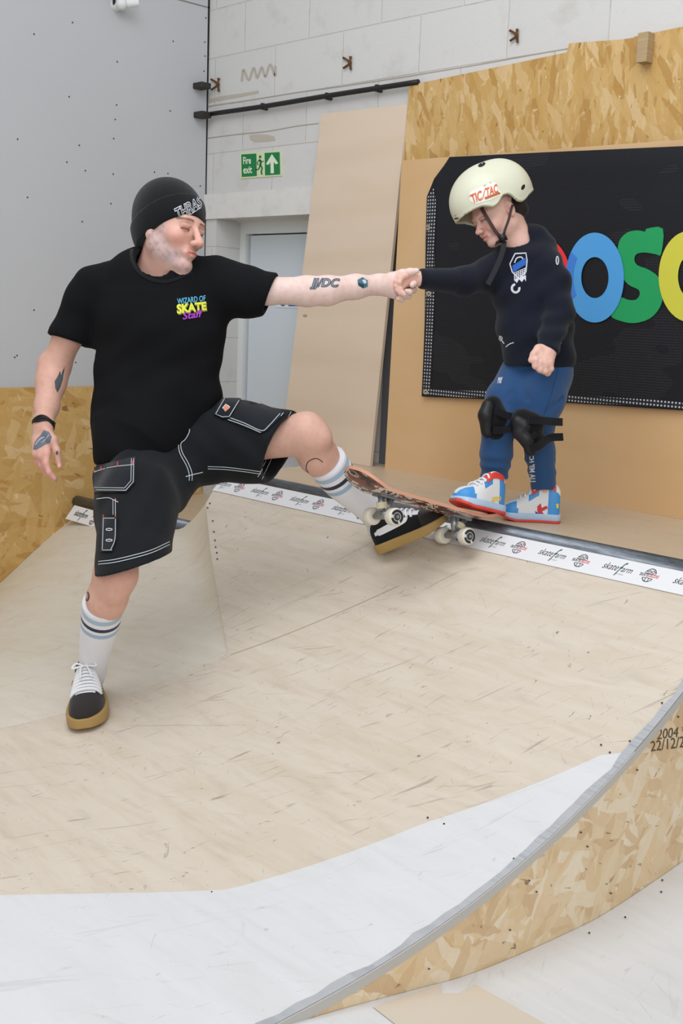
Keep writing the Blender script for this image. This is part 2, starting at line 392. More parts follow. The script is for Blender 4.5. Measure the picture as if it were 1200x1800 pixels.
# painted blockwork
t = NT('painted_blockwork'); v = t.uv()
br = t.add('ShaderNodeTexBrick', {'Vector': v, 'Scale': 1.0, 'Mortar Size': .004, 'Mortar Smooth': .6, 'Brick Width': .45, 'Row Height': .225, 'Color1': lin('cdccc8'), 'Color2': lin('d2d1cd'), 'Mortar': lin('cfccc5')})
br.offset = .5
dirt = t.noise(v, 6, 5, .65); c = t.mix(t.math('MULTIPLY', t.math('SUBTRACT', dirt, .55, True), 2.2, True), br.outputs[0], lin('b3ab9a'))
sp = t.noise(v, 40, 3, .7); mor = t.math('SUBTRACT', 1, br.outputs[1])
crack = t.math('MULTIPLY', t.math('MULTIPLY', br.outputs[1], t.math('GREATER_THAN', t.noise(t.uv((1, 3, 1)), 5, 3), .6)), .3)
c = t.mix(crack, c, lin('a39a8a'))
t.col(c).set(.55, spec=.3, bump=t.math('ADD', t.math('MULTIPLY', mor, 2.5), t.math('MULTIPLY', sp, .5)), bstr=.5, bdist=.004)
M_BLOCK = t.m
t = NT('white_gloss_paint'); v = t.uv(); t.col(t.mix(t.math('MULTIPLY', t.math('SUBTRACT', t.noise(v, 11, 5, .7), .5, True), 1.4), lin('dcdad4'), lin('a59f90'))).set(.4, bump=t.noise(v, 30), bstr=.2); M_WPAINT = t.m
t = NT('grey_wallboard'); v = t.uv(); t.col(t.mix(t.noise(v, .9, 3), lin('b6b8ba'), lin('c0c2c3'))).set(.6, spec=.3, bump=t.noise(v, 3), bstr=.05); M_BOARD = t.m
M_SCREW = flat('4a453d', .5, .6); M_DARK = flat('15130f', .7); M_RUST = flat('6b4a2c', .8, .3)
M_OSBW = osb('osb_wall', .25, 1.0, size=1.5); M_OSBV = osb('osb_vertical', 0, 1.0, True, size=1.0); M_OSBR = osb('osb_ramp_side', .5, 1.2, size=1.15)
t = NT('concrete'); t.col(t.mix(t.noise(t.uv(), 4, 5), lin('8d8a84'), lin('9d9a93'))).set(.8); M_CONC = t.m
o = mesh('floor', [(-4.8, -3, 0), (3, -3, 0), (3, 3.7, 0), (-4.8, 3.7, 0)], [(0, 1, 2, 3)], M_CONC, uv='XY'); tag(o, kind='structure')
# back wall with door recess
xd0 = PL(378, 500, 1, YW)[0]; zd = 2.118; xd1 = xd0+1.02; YD = 3.78
xf = -3.0
parts = [boxm((XL, YW, 0), (xd0, YW+.3, 4.2)), boxm((xd0, YW, zd), (xd1, YW+.3, 4.2)), boxm((xd1, YW, 0), (3, YW+.3, 4.2)), boxm((xd0, YD+.06, 0), (xd1, YW+.3, zd))]
V, F = joinm(parts); wb = mesh('wall_back', V, F, M_BLOCK, uv=np.array([(p[0]+p[1]*1.0-3.6+.17, p[2]-1.035-.045) for p in V])); tag(wb, kind='structure')
# lintel band and ledge
o = box('trim_1', (XL, YW-.012, zd-.002), (-3.2, YW+.001, zd+.118), M_WPAINT); tag(o, kind='structure')
# left wall
tree_pts = [(255, 79), (412, 217), (609, 145), (243, 340), (410, 369), (598, 390), (62, 489), (279, 511), (400, 487), (235, 570), (97, 694), (398, 612), (390, 716), (289, 779), (543, 605), (590, 610), (724, 63), (720, 148), (721, 197), (717, 250), (704, 654), (405, 420)]
V, F = boxm((XL-.2, -3, 0), (XL, YW+.1, 4.2)); mi = [0]*6; V = list(V); n0 = len(F)
def dots(V, F, mi, pts3, axes, r, m):
    for p in pts3:
        n = len(V); p = np.asarray(p)
        V += [tuple(p+axes[0]*r*cos(a)+axes[1]*r*sin(a)) for a in np.linspace(0, 2*pi, 9)[:-1]]; F.append([n+k for k in range(8)]); mi.append(m)
pts = [PL(x/2, y/2, 0, XL+.0012) for x, y in tree_pts]+[PL(x, y, 0, XL+.0012) for x, y in ((30, 625), (133, 637), (26, 628), (60, 545), (150, 300), (60, 60))]
dots(V, F, mi, pts, (A3(0, 1, 0), A3(0, 0, 1)), .0038, 1)
# sheet joints
for (y0, z0, y1, z1) in ((3.61, 1.29, 3.595, 4.2),): 
    n = len(V); V += [(XL+.001, y0, z0), (XL+.001, y0-.012, z0), (XL+.001, y1-.012, z1), (XL+.001, y1, z1)]; F.append([n, n+1, n+2, n+3]); mi.append(2)
zj = PL(335, 5, 0, XL)[2]
n = len(V); V += [(XL+.001, -3, zj-.003), (XL+.001, 3.6, zj-.003), (XL+.001, 3.6, zj+.003), (XL+.001, -3, zj+.003)]; F.append([n, n+1, n+2, n+3]); mi.append(3)
wl = mesh('wall_left', V, F, None, uv='YZ', mats=[M_BOARD, M_SCREW, M_DARK, flat('807c74')], midx=mi); tag(wl, kind='structure')
# OSB wainscot on the left wall
zo = PL(80, 681, 0, XL+.02)[2]
o = box('osb_panel', (XL+.0015, -2.99, .001), (XL+.018, YW-.002, zo), M_OSBW, uv='YZ'); tag(o, 'golden OSB sheeting along the foot of the grey left wall', 'wall panel')
# ------------------------------------------------------------------ door
dr = empty('door_1', (xd0+.5, YD, 0)); tag(dr, kind='structure')
M_DOOR = flat('d0d9df', .35); M_FRM = flat('dbdfde', .35)
def onY(x, y, Y): return PL(x, y, 1, Y)
xa = onY(409, 500, YD)[0]; xb = onY(421, 500, YD)[0]; xc = onY(436, 500, YD)[0]
zt0 = onY(470, 391, YD)[2]; zt1 = onY(470, 411, YD)[2]; zt2 = onY(470, 400, YD)[2]
V, F = joinm([boxm((xa-.02, YD-.05, 0), (xb, YD+.05, zd)), boxm((xa, YD-.05, zt0), (xd1, YD+.05, zd))]); mesh('door_stop', V, F, flat('dad5ca', .45), dr)
V, F = joinm([boxm((xb, YD-.025, 0), (xc, YD+.05, zt1)), boxm((xb, YD-.025, zt1), (xd1, YD+.05, zt0))]); mesh('door_frame', V, F, M_FRM, dr)
box('door_leaf', (xc+.012, YD, 0), (xd1, YD+.04, zt1-.006), M_DOOR, dr)
box('door_gap', (xc, YD+.02, 0), (xc+.012, YD+.05, zt1), M_DARK, dr)
sg = mesh('door_notice', *boxm(tuple(onY(486, 541, YD-.001))[:1]+(YD-.003, onY(505, 541, YD)[2]), (onY(530, 541, YD)[0], YD-.0005, onY(505, 500, YD)[2])), flat('dfe6ea', .4), dr)
A = art_join([ring_art(497, 532, 5, 6, 5, 20)]); on_plane('notice_symbol', A, (0, YD-.004, 0), (0, -1, 0), flat('2350a8'), sg, .001)
on_plane('notice_text_band', poly_art([(507, 529), (527, 528.5), (527, 538), (507, 538)]), (0, YD-.004, 0), (0, -1, 0), flat('2350a8'), sg, .001)
# grey panel painting in the shade between the leaning board and the plywood
V, F = boxm((-3.44, YW-.002, ZD), (-3.27, YW+.002, 2.1)); mesh('gap_shade_panel', V, F, flat('77777a', .85), wb)
# ------------------------------------------------------------------ fire exit sign
c4 = [(421.5, 269), (494, 264.5), (495, 309), (422.5, 314)]
P = [PL(x, y, 1, YW-.004) for x, y in c4]
es = poly3('fire_exit_sign', P, .004, flat('cfdcae', .4), uv='XZ', n=(0, -1, 0)); tag(es, 'green fire exit sign with running figure and upward arrow above the door', 'sign')
def onS(name, art, c, parent=es): return on_plane(name, art, (0, YW-.004, 0), (0, -1, 0), flat(c, .4), parent, .001)
def q2(art): return quad_art(art, *c4)
def rect(x0, y0, x1, y1): return poly_art([(x0, y0), (x1, y0), (x1, y1), (x0, y1)])
onS('green_field', art_join([q2(rect(.035, .06, .40, .94)), q2(rect(.60, .06, .965, .94))]), '0f7a43')
tx = art_join([place_art(text_art('Fire', .02), .08, .55, .27, .83), place_art(text_art('exit', .02), .08, .18, .29, .46)])
on_plane('exit_text', q2(tx), (0, YW-.004, 0), (0, -1, 0), flat('e2ecd0'), es, .0018)
arw = poly_art([(.78, .88), (.93, .50), (.87, .46), (.82, .56), (.82, .12), (.74, .12), (.74, .56), (.69, .46), (.63, .50)])
on_plane('arrow', q2((arw[0], [[0, 1, 2, 3, 7, 8] [:0] or [0, 1, 2], [0, 2, 3], [0, 3, 6], [3, 4, 5], [3, 5, 6], [0, 6, 7], [0, 7, 8]])), (0, YW-.004, 0), (0, -1, 0), flat('dbe8c8'), es, .0018)
run = art_join([stroke_art(cr([(.47, .70), (.50, .60), (.49, .48)], 4), .05), stroke_art(cr([(.49, .48), (.53, .36), (.51, .2), (.53, .1)], 4), .035), stroke_art(cr([(.49, .48), (.46, .36), (.42, .30), (.38, .33)], 4), .035), stroke_art(cr([(.47, .68), (.42, .58), (.44, .48)], 4), .025), stroke_art(cr([(.48, .68), (.54, .60), (.57, .64)], 4), .025), ring_art(.49, .80, .03, .06, .03, 12)])
onS('running_figure', q2(run), '0f6b3c')
# ------------------------------------------------------------------ pipe, ties, brackets, sensor
def pipe_pts(): return [PL(x, y, 1, YW-.03) for x, y in ((366, 201), (470, 186), (560, 171), (650, 157), (735, 144))]
pp = cr(pipe_pts(), 4); V, F = tube(pp, .011, 10); pipe = mesh('conduit_pipe', V, F, flat('1d1b1a', .5), smooth=True); tag(pipe, 'black steel conduit running along the white block wall above the exit sign', 'pipe')
for x, y in ((461, 187), (574, 169), (662, 155)):
    p = PL(x, y, 1, YW-.03); V, F = boxm(tuple(p+A3(-.007, -.006, -.014)), tuple(p+A3(.007, .028, .014))); mesh('pipe_clip', V, F, flat('2c2926', .6), pipe)
for i, (x, y, lab) in enumerate(((378, 148, 'small rusty wall tie nearest the room corner'), (610, 110, 'small rusty wall tie above the middle of the pipe'), (903, 62, 'small rusty wall tie above the OSB sheet at right'))):
    ws = []
    for a, b in (((-7, -9), (7, 0)), ((-7, 10), (7, 0)), ((5, -11), (6, 11)), ((2, -1), (7, 2)), ((-8, -9), (-5, -7)), ((4, -10), (8, -9)), ((4, 11), (8, 11))):
        ws.append(tube([PL(x+a[0], y+a[1], 1, YW-.012), PL(x+b[0], y+b[1], 1, YW-.006)], .0045, 6))
    V, F = joinm(ws); o = mesh('wall_tie', V, F, M_RUST, smooth=True); tag(o, lab, 'wall tie', 'rusty wall ties on the block wall')
for (x, y, w, lab) in ((356, 151, 9, 'upper stub of dark steel bracket at the room corner'), (357, 202, 8, 'lower stub of dark steel bracket where the pipe meets the corner')):
    p = PL(x, y, 0, XL+.04); V, F = boxm(tuple(p+A3(-.04, -.03, -.014)), tuple(p+A3(.03, .03, .014))); o = mesh('steel_bracket', V, F, flat('3a3733', .6, .3)); bevel(o, .004); tag(o, lab, 'bracket')
p = PL(203, 10, 0, XL); ms = empty('motion_sensor', tuple(p)); tag(ms, 'small white swivel motion sensor high on the grey left wall', 'sensor')
def sph(c, r, n=16, m=10, sc=(1, 1, 1)):
    V = []; F = []
    for j in range(m+1):
        for i in range(n):
            a = 2*pi*i/n; b = -pi/2+pi*j/m; V.append((c[0]+r*sc[0]*cos(b)*cos(a), c[1]+r*sc[1]*cos(b)*sin(a), c[2]+r*sc[2]*sin(b)))
    F = [[j*n+i, j*n+(i+1) % n, (j+1)*n+(i+1) % n, (j+1)*n+i] for j in range(m) for i in range(n)]; return V, F
W_ = flat('dedfdd', .35)
mesh('mount', *tube([p, p+A3(.035, 0, 0)], [.026, .022], 16), W_, ms, smooth=False)
mesh('sensor_head', *sph(p+A3(.05, 0, 0), .027), W_, ms, smooth=True)
q = p+A3(.06, .02, .004); mesh('lens', *tube([q, q+A3(.03, .045, .008)], [.02, .017], 16), W_, ms)
mesh('arm', *tube([p+A3(.02, -.02, -.0), p+A3(.04, -.035, .02)], .007, 8), flat('2a2a2a'), ms)
# zig-zag smudge on the wall
zz = stroke_art(cr([(425, 143), (428, 122), (437, 141), (446, 119), (452, 137), (460, 118), (466, 135), (475, 113), (483, 134), (484, 116)], 5), 4.0)
o = on_plane('zigzag_smudge', zz, (0, YW, 0), (0, -1, 0), flat('b5aea0', .8), wb, .0012)
# worn patches of old paint
for pts in ([(438, 238), (452, 236), (470, 237), (482, 240), (484, 247), (468, 249), (450, 250), (440, 246)], [(365, 175), (390, 169), (420, 165), (455, 159), (454, 164), (420, 171), (380, 178), (365, 182)]):
    on_plane('worn_patch', poly_art(pts), (0, YW, 0), (0, -1, 0), flat('b9b1a2', .8), wb, .001)
for pts in ([(365, 187), (440, 176), (520, 163), (600, 152), (680, 140), (760, 127), (850, 112), (960, 92), (1120, 66)], [(365, 243), (420, 236), (470, 231), (520, 222), (560, 217)], [(365, 349), (430, 345), (500, 342), (560, 341)]):
    on_plane('wall_crack', stroke_art(cr(pts, 6), 1.8), (0, YW, 0), (0, -1, 0), flat('a59c8d', .8), wb, .001)
# ------------------------------------------------------------------ OSB sheets above the banner
zt = 2.648
o = poly3('osb_panel', [PL(719, 150, 1, 3.57), PL(996, 92, 1, 3.57), PL(1000, 76, 1, 3.57), PL(1110, 68, 1, 3.57), PL(1116, 64, 1, 3.57), (-1.0, 3.57, 2.70), (-1.0, 3.57, 2.30), PL(1200, 250, 1, 3.57), PL(709, 285, 1, 3.57)], .02, M_OSBV, n=(0, -1, 0)); tag(o, 'OSB sheet with upright strands above the black banner', 'wall panel')
p = PL(1131, 85, 1, 3.54); o = box('timber_stub', tuple(p+A3(-.02, -.01, -.045)), tuple(p+A3(.02, .03, .05)), ply('stub_wood', 'b8a078', 'a8906a', 'c0a884')); tag(o, 'short weathered timber stub on the OSB sheet near the top right', 'timber')
# plywood sheet
M_PLYS = ply('warm_plywood', 'c9a274', 'd6b283', 'bf9564', 0, .0, grain=.55)
t = NT('grained_plywood'); v0 = t.uv(); 
def warmply(name, a, b, c, d, rot=0):
    t = NT(name); v = t.uv((1, 3.2, 1), rot); n = t.noise(v, 1.6, 3, .5, .6)
    w = t.add('ShaderNodeTexWave', {'Vector': v, 'Scale': .45, 'Distortion': 7.0, 'Detail': 1.0, 'Detail Scale': .5}); w.wave_profile = 'SIN'
    fine = t.noise(t.uv((2, 60, 1), rot), 4, 4, .6)
    base = t.ramp(w.outputs[1], [(.0, a), (.5, b), (1, b)]); base = t.mix(t.math('MULTIPLY', fine, .3), base, lin(d)); base = t.mix(t.math('MULTIPLY', t.math('SUBTRACT', n, .5, True), 1.2), base, lin(c))
    vo = t.voro(t.uv((1.2, 2.6, 1), rot), 1.1); kn = t.math('LESS_THAN', vo.outputs['Distance'], .03); base = t.mix(t.math('MULTIPLY', kn, .6), base, lin('8a5c34'))
    t.col(base).set(.5, spec=.35, bump=fine, bstr=.1); return t.m
M_PLYB = warmply('banner_plywood', 'cfa877', 'd4b082', 'c89f6c', 'dcbb90')
M_PLYL = warmply('leaning_plywood', 'd4c0a8', 'd8c5ae', 'cdb79c', 'e0d0bb', pi/2)
zt0_ = PL(706, 282, 1, 3.5)[2]
o = poly3('plywood_sheet', [PL(676, 824, 1, 3.5), (-1.0, 3.5, 1.037), (-1.0, 3.5, 2.285), (-2.03, 3.5, 2.285), PL(706, 282, 1, 3.5)], .018, M_PLYB, n=(0, -1, 0)); tag(o, 'wide warm plywood sheet behind the black banner, standing on the deck', 'plywood sheet')
# battens carrying the sheets
for x0 in (-3.28, -1.9): o = box('batten', (x0, 3.518, 1.036), (x0+.05, YW-.001, 2.3), flat('b79a70'), uv='XZ'); tag(o, 'upright timber batten behind the warm plywood sheet, '+('near its left edge' if x0 < -3 else 'out towards its right'), 'batten', None)
# leaning board
a = PL(650, 820, 2, ZD+.001); b = a+A3(-.62, 0, 0); tl = PL(565, 200, 1, 3.57); tr = PL(716, 183, 1, 3.57)
bl = PL(492, 836, 1, a[1]); bl[2] = ZD+.001
nn = np.cross(tr-bl, tl-a); nn /= np.linalg.norm(nn); nn = nn if nn[1] < 0 else -nn
Pq = np.array([bl, a, tr, tl]); uvq = [(0, 0), (.5, 0), (.5, 1.5), (0, 1.5)]*1
o = poly3('plywood_board', Pq, .015, M_PLYL, uv=np.array(uvq*2, float), n=nn); tag(o, 'tall pale plywood board leaning on the wall beside the door', 'plywood board')
# ------------------------------------------------------------------ black mesh banner
YB = 3.485
t = NT('banner_mesh'); v = t.uv((1, 1, 1))
m1 = t.add('ShaderNodeTexCoord')
gx = t.uv((150, 110, 1), 0); vo = t.voro(gx, 1.0, rand=0.0)
hole = t.math('LESS_THAN', vo.outputs['Distance'], .30)
patch = t.math('GREATER_THAN', t.noise(t.uv((1, 2.2, 1), .5), 2.4, 2), .57)
t.col(t.mix(t.math('MULTIPLY', hole, t.math('MULTIPLY', patch, .07)), lin('17181d'), lin('8a8a8c')))
t.set(.55, spec=.3, bump=t.math('MULTIPLY', hole, -1), bstr=.3, bdist=.001); M_BAN = t.m
out = cr([PL(x, y, 1, YB) for x, y in ((790, 276), (764, 318), (751, 346))], 1).tolist()
B = [PL(790, 276, 1, YB), PL(765, 316, 1, YB), PL(751, 345, 1, YB), PL(749, 420, 1, YB), PL(747, 560, 1, YB), PL(742, 697, 1, YB), PL(860, 702, 1, YB), PL(1000, 708, 1, YB), PL(1210, 722, 1, YB)]
B += [(-1.15, YB, B[-1][2]+.0), (-1.15, YB, 2.262), PL(1210, 257, 1, YB), PL(1000, 266, 1, YB)]
# build as fine grid inside the outline so the cloth can sag
def grid_fill(name, outline, step, mat, parent, dep, uv='XZ'):
    P = np.asarray(outline, float); A2 = (P[:, [0, 2]], [list(range(len(P)))]); V, F = dice(A2, step)
    V3 = np.array([(x, YB+dep(x, z), z) for x, z in V]); return mesh(name, V3, F, mat, parent, uv, smooth=True)
def sag(x, z): return -.004+.0035*sin(7*x+3*z)*cos(4*z-2*x)-.005*max(0, 1-abs(z-2.22)/.05)-.004*max(0, 1-abs(x+3.09)/.03)
ban = grid_fill('banner', B, .04, M_BAN, None, sag); tag(ban, 'black mesh banner with big coloured letters on the plywood', 'banner')
M_HEM = NT('banner_hem'); 
g = M_HEM.uv((75, 75, 1), 0); vo = M_HEM.voro(g, 1.0, rand=.0); M_HEM.col(M_HEM.mix(M_HEM.math('LESS_THAN', vo.outputs['Distance'], .26), lin('26272c'), lin('b9bcc0'))).set(.5, spec=.3); M_HEM = M_HEM.m
bt = bvh(ban)
decal('hem', art_join([poly_art([(751.5, 346), (762, 330), (766, 350), (764, 450), (762, 560), (757, 686), (744, 694), (748, 560), (750, 420)]), poly_art([(745, 684), (860, 688), (1000, 694), (1200, 706), (1200, 718), (1000, 706), (860, 700), (744, 695)])]), bt, M_HEM, ban, 14, .0016, .6, uv='XZ')
rg = [decal('eyelet', ring_art(x, y, 4.2, 4.2, 2.4, 16), bt, flat('c9c3a8', .35, .7), ban, 9, .002) for x, y in ((753.5, 516), (748, 689), (752, 400))]
def let(name, art, c, off=.0032): return decal(name, art, bt, flat(c, .5), ban, 9, off, .5)
def ell_pts(cx, cy, rx, ry, a0, a1, n): return [(cx+rx*cos(radians(a)), cy-ry*sin(radians(a))) for a in np.linspace(a0, a1, n)]
let('red_letter', ring_art(938, 480, 63, 68, 38, 50, -1.5, 1.5), 'e8343a')
let('blue_letter', ring_art(1046, 488, 51, 79, 26, 60, irx=24, iry=36), '4f9fdc', .0050)
let('blue_letter_tone', ring_art(1046, 488, 51, 79, 26, 24, 2.6, 3.75, irx=38, iry=60), '3f7fd4', .0062)
S = [(1165, 402), (1162, 446), (1153, 447), (1135, 444), (1120, 446), (1115, 455), (1120, 466), (1140, 474), (1158, 488), (1166, 512), (1160, 540), (1142, 560), (1115, 568), (1090, 564), (1073, 553), (1088, 524), (1104, 527), (1117, 527), (1124, 519), (1122, 509), (1104, 500), (1090, 480), (1085, 455), (1088, 425), (1102, 409), (1120, 405), (1134, 407), (1137, 402)]
from mathutils.geometry import tessellate_polygon
S2 = cr(S, 3, True); Sq = [list(q_) for q_ in tessellate_polygon([[Vector((x, y, 0)) for x, y in S2]])]
let('green_letter', (S2, Sq), '1f9c5a', .0026)
let('yellow_letter', ring_art(1212, 486, 54, 80, 28, 50, irx=20, iry=36), 'cfcb45', .0050)
# ================================================================== ramps
def white_mask(t, base):
    return base
M_RAMP = ply('ramp_ply', 'd9cfbe', 'd4c8b6', 'cdbfa9', .95, .8, rough=.45, grain=.5)
M_RAMPW = ply('white_ramp_sheet', 'dcdcdc', 'd9d9d8', 'd4d4d2', .95, .25, rough=.4, grain=.5)
M_RAMPL = ply('pale_ramp_ply', 'ded8ca', 'dad3c3', 'd5ccb9', .95, .5, rough=.45, grain=.5)
M_DECK = ply('deck_ply', 'c4af92', 'cbb79c', 'bca688', 0, .35, rough=.4)
M_EDGE = ply('ply_edge', 'b09a7c', 'a08a6e', 'c0aa8c', 0, 0)
t = NT('coping_steel'); v = t.uv((3, 3, 30), src='Object'); t.col(t.ramp(t.noise(v, 4, 5, .7), [(.3, '4e5256'), (.55, '747a80'), (.75, '8d9499')])).set(.38, .75); M_STEEL = t.m
qp = empty('quarter_pipe', (-2.4, 2.0, 0)); tag(qp, 'large curved plywood quarter pipe under both figures, with white lower sheet', 'skate ramp')
# left limit of the main sheet follows the hip valley
SEAM = [(-3.525, 2.80), (-3.495, 2.74), (-3.461, 2.674), (-3.19, 2.49), (-2.608, 2.114), (-2.70, 1.80), (-2.804, 1.454), (-2.92, 1.1), (-3.05, .6), (-3.2, .0)]
sy = np.array([p[1] for p in SEAM])[::-1]; sx = np.array([p[0] for p in SEAM])[::-1]
def seamx(y): return float(np.interp(y, sy, sx))
ys = np.concatenate([np.linspace(-.2, 1.2, 8), np.linspace(1.25, 2.80, 63)])
NX = 40; V = []; uvs = []; s = 0; SL = {}
prev = None
for y in ys:
    z = arcz(y)
    if prev is not None: s += sqrt((y-prev[0])**2+(z-prev[1])**2)
    prev = (y, z); SL[y] = s
    for i in range(NX+1):
        x0_ = seamx(y)-.012; x = x0_+(XE-x0_)*i/NX; V.append((x, y, z)); uvs.append((x, s))
F = []; mi = []
WS = [(-.2, -2.9), (.6, -2.25), (1.025, -1.987), (1.388, -1.704), (1.827, -1.565), (2.258, -1.343), (2.262, -1.25)]
for j in range(len(ys)-1):
    for i in range(NX): F.append([j*(NX+1)+i, j*(NX+1)+i+1, (j+1)*(NX+1)+i+1, (j+1)*(NX+1)+i])
srf = mesh('riding_surface', V, F, M_RAMP, qp, uv=np.array(uvs), smooth=True)
def sarc(y): return float(np.interp(y, list(SL.keys()), list(SL.values())))
# bottom white sheet laid on the transition
V = []; uvs = []; yy = np.linspace(-.2, 2.262, 60); NW = 10
for y in yy:
    x0 = min(float(np.interp(y, [p[0] for p in WS], [p[1] for p in WS])), XE-.001)
    for i in range(NW+1):
        x = x0+(XE+.002-x0)*i/NW; n = A3(0, -(y-Y0)/R0 if y > Y0 else 0, 1); n /= np.linalg.norm(n); p = A3(x, y, arcz(y))+n*.0022; V.append(p); uvs.append((x, sarc(y)))
F = [[j*(NW+1)+i, j*(NW+1)+i+1, (j+1)*(NW+1)+i+1, (j+1)*(NW+1)+i] for j in range(len(yy)-1) for i in range(NW)]
mesh('white_sheet', V, F, M_RAMPW, qp, uv=np.array(uvs), smooth=True)['label'] = 'whiter plywood sheet'
# ply edge lip along the cut side
V = []; F = []
ye = np.linspace(-.2, 2.80, 70)
for y in ye:
    n = A3(0, -(y-Y0)/R0 if y > Y0 else 0, 1); n /= np.linalg.norm(n); p = A3(XE+.001, y, arcz(y)); V += [p+n*.003, p-n*.020]
F = [[2*i, 2*i+1, 2*i+3, 2*i+2] for i in range(len(ye)-1)]
mesh('sheet_edge', V, F, flat('bdb9b0', .6), qp, uv='YZ')
# rough painted line along the lip
V = []; rr = random.Random(3)
for y in ye:
    n = A3(0, -(y-Y0)/R0 if y > Y0 else 0, 1); n /= np.linalg.norm(n); p = A3(XE, y, arcz(y))+n*.0038; V += [p, p+A3(-.012-.012*rr.random(), 0, 0)]
mesh('worn_lip', V, [[2*i, 2*i+1, 2*i+3, 2*i+2] for i in range(len(ye)-1)], ply('worn_lip_paint', 'a9abab', 'b9babA'.lower(), '8e949a', 0, 0, grain=3), qp, uv='YZ')
# side panel
top = [(XE, y, arcz(y)-.02) for y in np.linspace(-.2, 2.80, 60)]
prof = top+[(XE, 2.80, ZD-.02), (XE, 3.5, ZD-.02), (XE, 3.5, 0), (XE, -.2, 0)]
o = poly3('side_panel', prof, .018, M_OSBR, qp, uv='YZ', n=(1, 0, 0))
# deck
box('deck', (-3.53, 2.835, ZD-.02), (XE, 3.594, ZD), M_DECK, qp, uv='XY')
box('deck_side', (-3.53, 2.80, 0), (-3.512, 3.594, ZD-.02), M_DECK, qp, uv='YZ')
V, F = tube([(-3.545, 2.822, 1.018), (XE, 2.822, 1.018)], .031, 20); mesh('coping', V, F, M_STEEL, qp, smooth=True)['label'] = 'worn steel coping'
# sticker tape just under the coping
def apt(x, y, h=.0015):
    n = A3(0, -(y-Y0)/R0, 1); n /= np.linalg.norm(n); return A3(x, y, arcz(y))+n*h
def tape(x0, x1, ya, yb, h=.0025, cut=None, pt=apt):
    xs = np.linspace(x0, x1, 60); V = []; 
    for x in xs: V += [pt(x, ya, h), pt(x, yb, h)]
    return V, [[2*i, 2*i+1, 2*i+3, 2*i+2] for i in range(len(xs)-1)]
YA, YBt = 2.729, 2.797
tp = mesh('sticker_tape', *tape(-3.505, XE, YA, YBt), flat('e6e6e6', .35), qp); tp['label'] = 'white sticker tape below the coping'
def tape_art(name, art, x, w, h, c, parent, ymid=.5, pt=apt, yA=YA, yB=YBt, hh=.0032):
    """art in unit square, x = centre along the coping, w,h in metres"""
    V, F = dice(art, .25); yc = yA+(yB-yA)*ymid; k = (yB-yA)/(sqrt((yB-yA)**2+(arcz(yB)-arcz(yA))**2))
    P = [pt(x+(u-.5)*w, yc+(v_-.5)*h*k, hh) for u, v_ in V]; return mesh(name, P, F, flat(c, .5), parent)
sk = text_art('skate', .0, .35); ar = text_art('arm', .0, .35); ff = text_art('f', .0, .5)
word = art_join([place_art(sk, 0, .34, .52, .80), place_art(ar, .64, .34, 1.0, .62)])
fart = place_art(ff, .50, .02, .72, 1.0)
est = place_art(text_art('EST 2014'), .52, .12, .78, .20)
embU = ring_art(.5, .5, .40, .50, .05, 30, .35, 2.8)
embL = art_join([ring_art(.5, .5, .40, .50, .05, 30, 3.6, 5.8), stroke_art(np.array([(.18, .28), (.5, .30), (.82, .28)]), .04), stroke_art(np.array([(.38, .28), (.42, .05)]), .04), stroke_art(np.array([(.62, .28), (.58, .05)]), .04)])
emb = art_join([embU, stroke_art(np.array([(.22, .72), (.4, .86), (.5, .74), (.6, .86), (.78, .72)]), .05), stroke_art(np.array([(.3, .68), (.45, .74), (.7, .68)]), .04), stroke_art(np.array([(.12, .60), (.5, .62), (.88, .60)]), .04)])
sd1 = place_art(text_art('SKATE', .02), 0, .38, .47, .60); sd2 = place_art(text_art('DELUXE', .02), .49, .38, 1, .60)
def stickers(xs, parent, **k):
    for x in xs:
        tape_art('farm_lettering', word, x, .095, .055, '23262b', parent, .5, **k); tape_art('farm_letter_f', fart, x, .095, .055, '2f5a45', parent, .5, **k); tape_art('small_lettering', est, x, .095, .055, '6b6f73', parent, .5, **k)
def emblems(xs, parent, **k):
    for x in xs:
        tape_art('emblem_upper_half', emb, x, .046, .052, '23262b', parent, .5, **k); tape_art('emblem_lower_half', embL, x, .046, .052, '23262b', parent, .5, **k); tape_art('emblem_word', sd1, x, .058, .052, '23262b', parent, .5, **k); tape_art('emblem_red_word', sd2, x, .058, .052, 'd8323c', parent, .5, **k)
txx = [-1.6925-.2235*k for k in range(-1, 9)]
stickers([x+.002 for x in txx], tp); emblems([x+.103 for x in txx[1:]], tp)
# ---- left bank: a lower ramp running into the hip
lb = empty('bank_ramp', (-3.8, 2.0, 0)); tag(lb, 'lower pale plywood bank ramp at left, meeting the OSB wall', 'skate ramp')
def W(x, y): return PL(x, y, 0, XL+.02)
up_ = [A3(-4.70, -.2, .10), A3(-4.70, 1.0, .14), A3(-4.70, 1.6, .20), W(-60, 1075), W(0, 1025), W(70, 960), W(140, 903), A3(-4.2, 2.83, .735), A3(-3.86, 2.83, .752), A3(-3.62, 2.812, .925), A3(-3.525, 2.80, arcz(2.80))]
lo_ = [A3(-3.2, -.2, arcz(0)), A3(-3.05, .6, arcz(.6)), A3(-2.92, 1.1, arcz(1.1)), A3(-2.85, 1.3, arcz(1.3)), A3(-2.804, 1.454, arcz(1.454)), A3(-2.70, 1.8, arcz(1.8)), A3(-2.62, 2.05, arcz(2.05)), A3(-2.608, 2.114, arcz(2.114)), A3(-3.0, 2.36, arcz(2.36)), A3(-3.461, 2.674, arcz(2.674)), A3(-3.525, 2.80, arcz(2.80))]
UU = cr(up_, 8); lo_ = np.array(lo_); tt_ = np.linspace(0, len(lo_)-1, len(UU)); LL = np.stack([np.interp(tt_, range(len(lo_)), lo_[:, k]) for k in range(3)], 1)
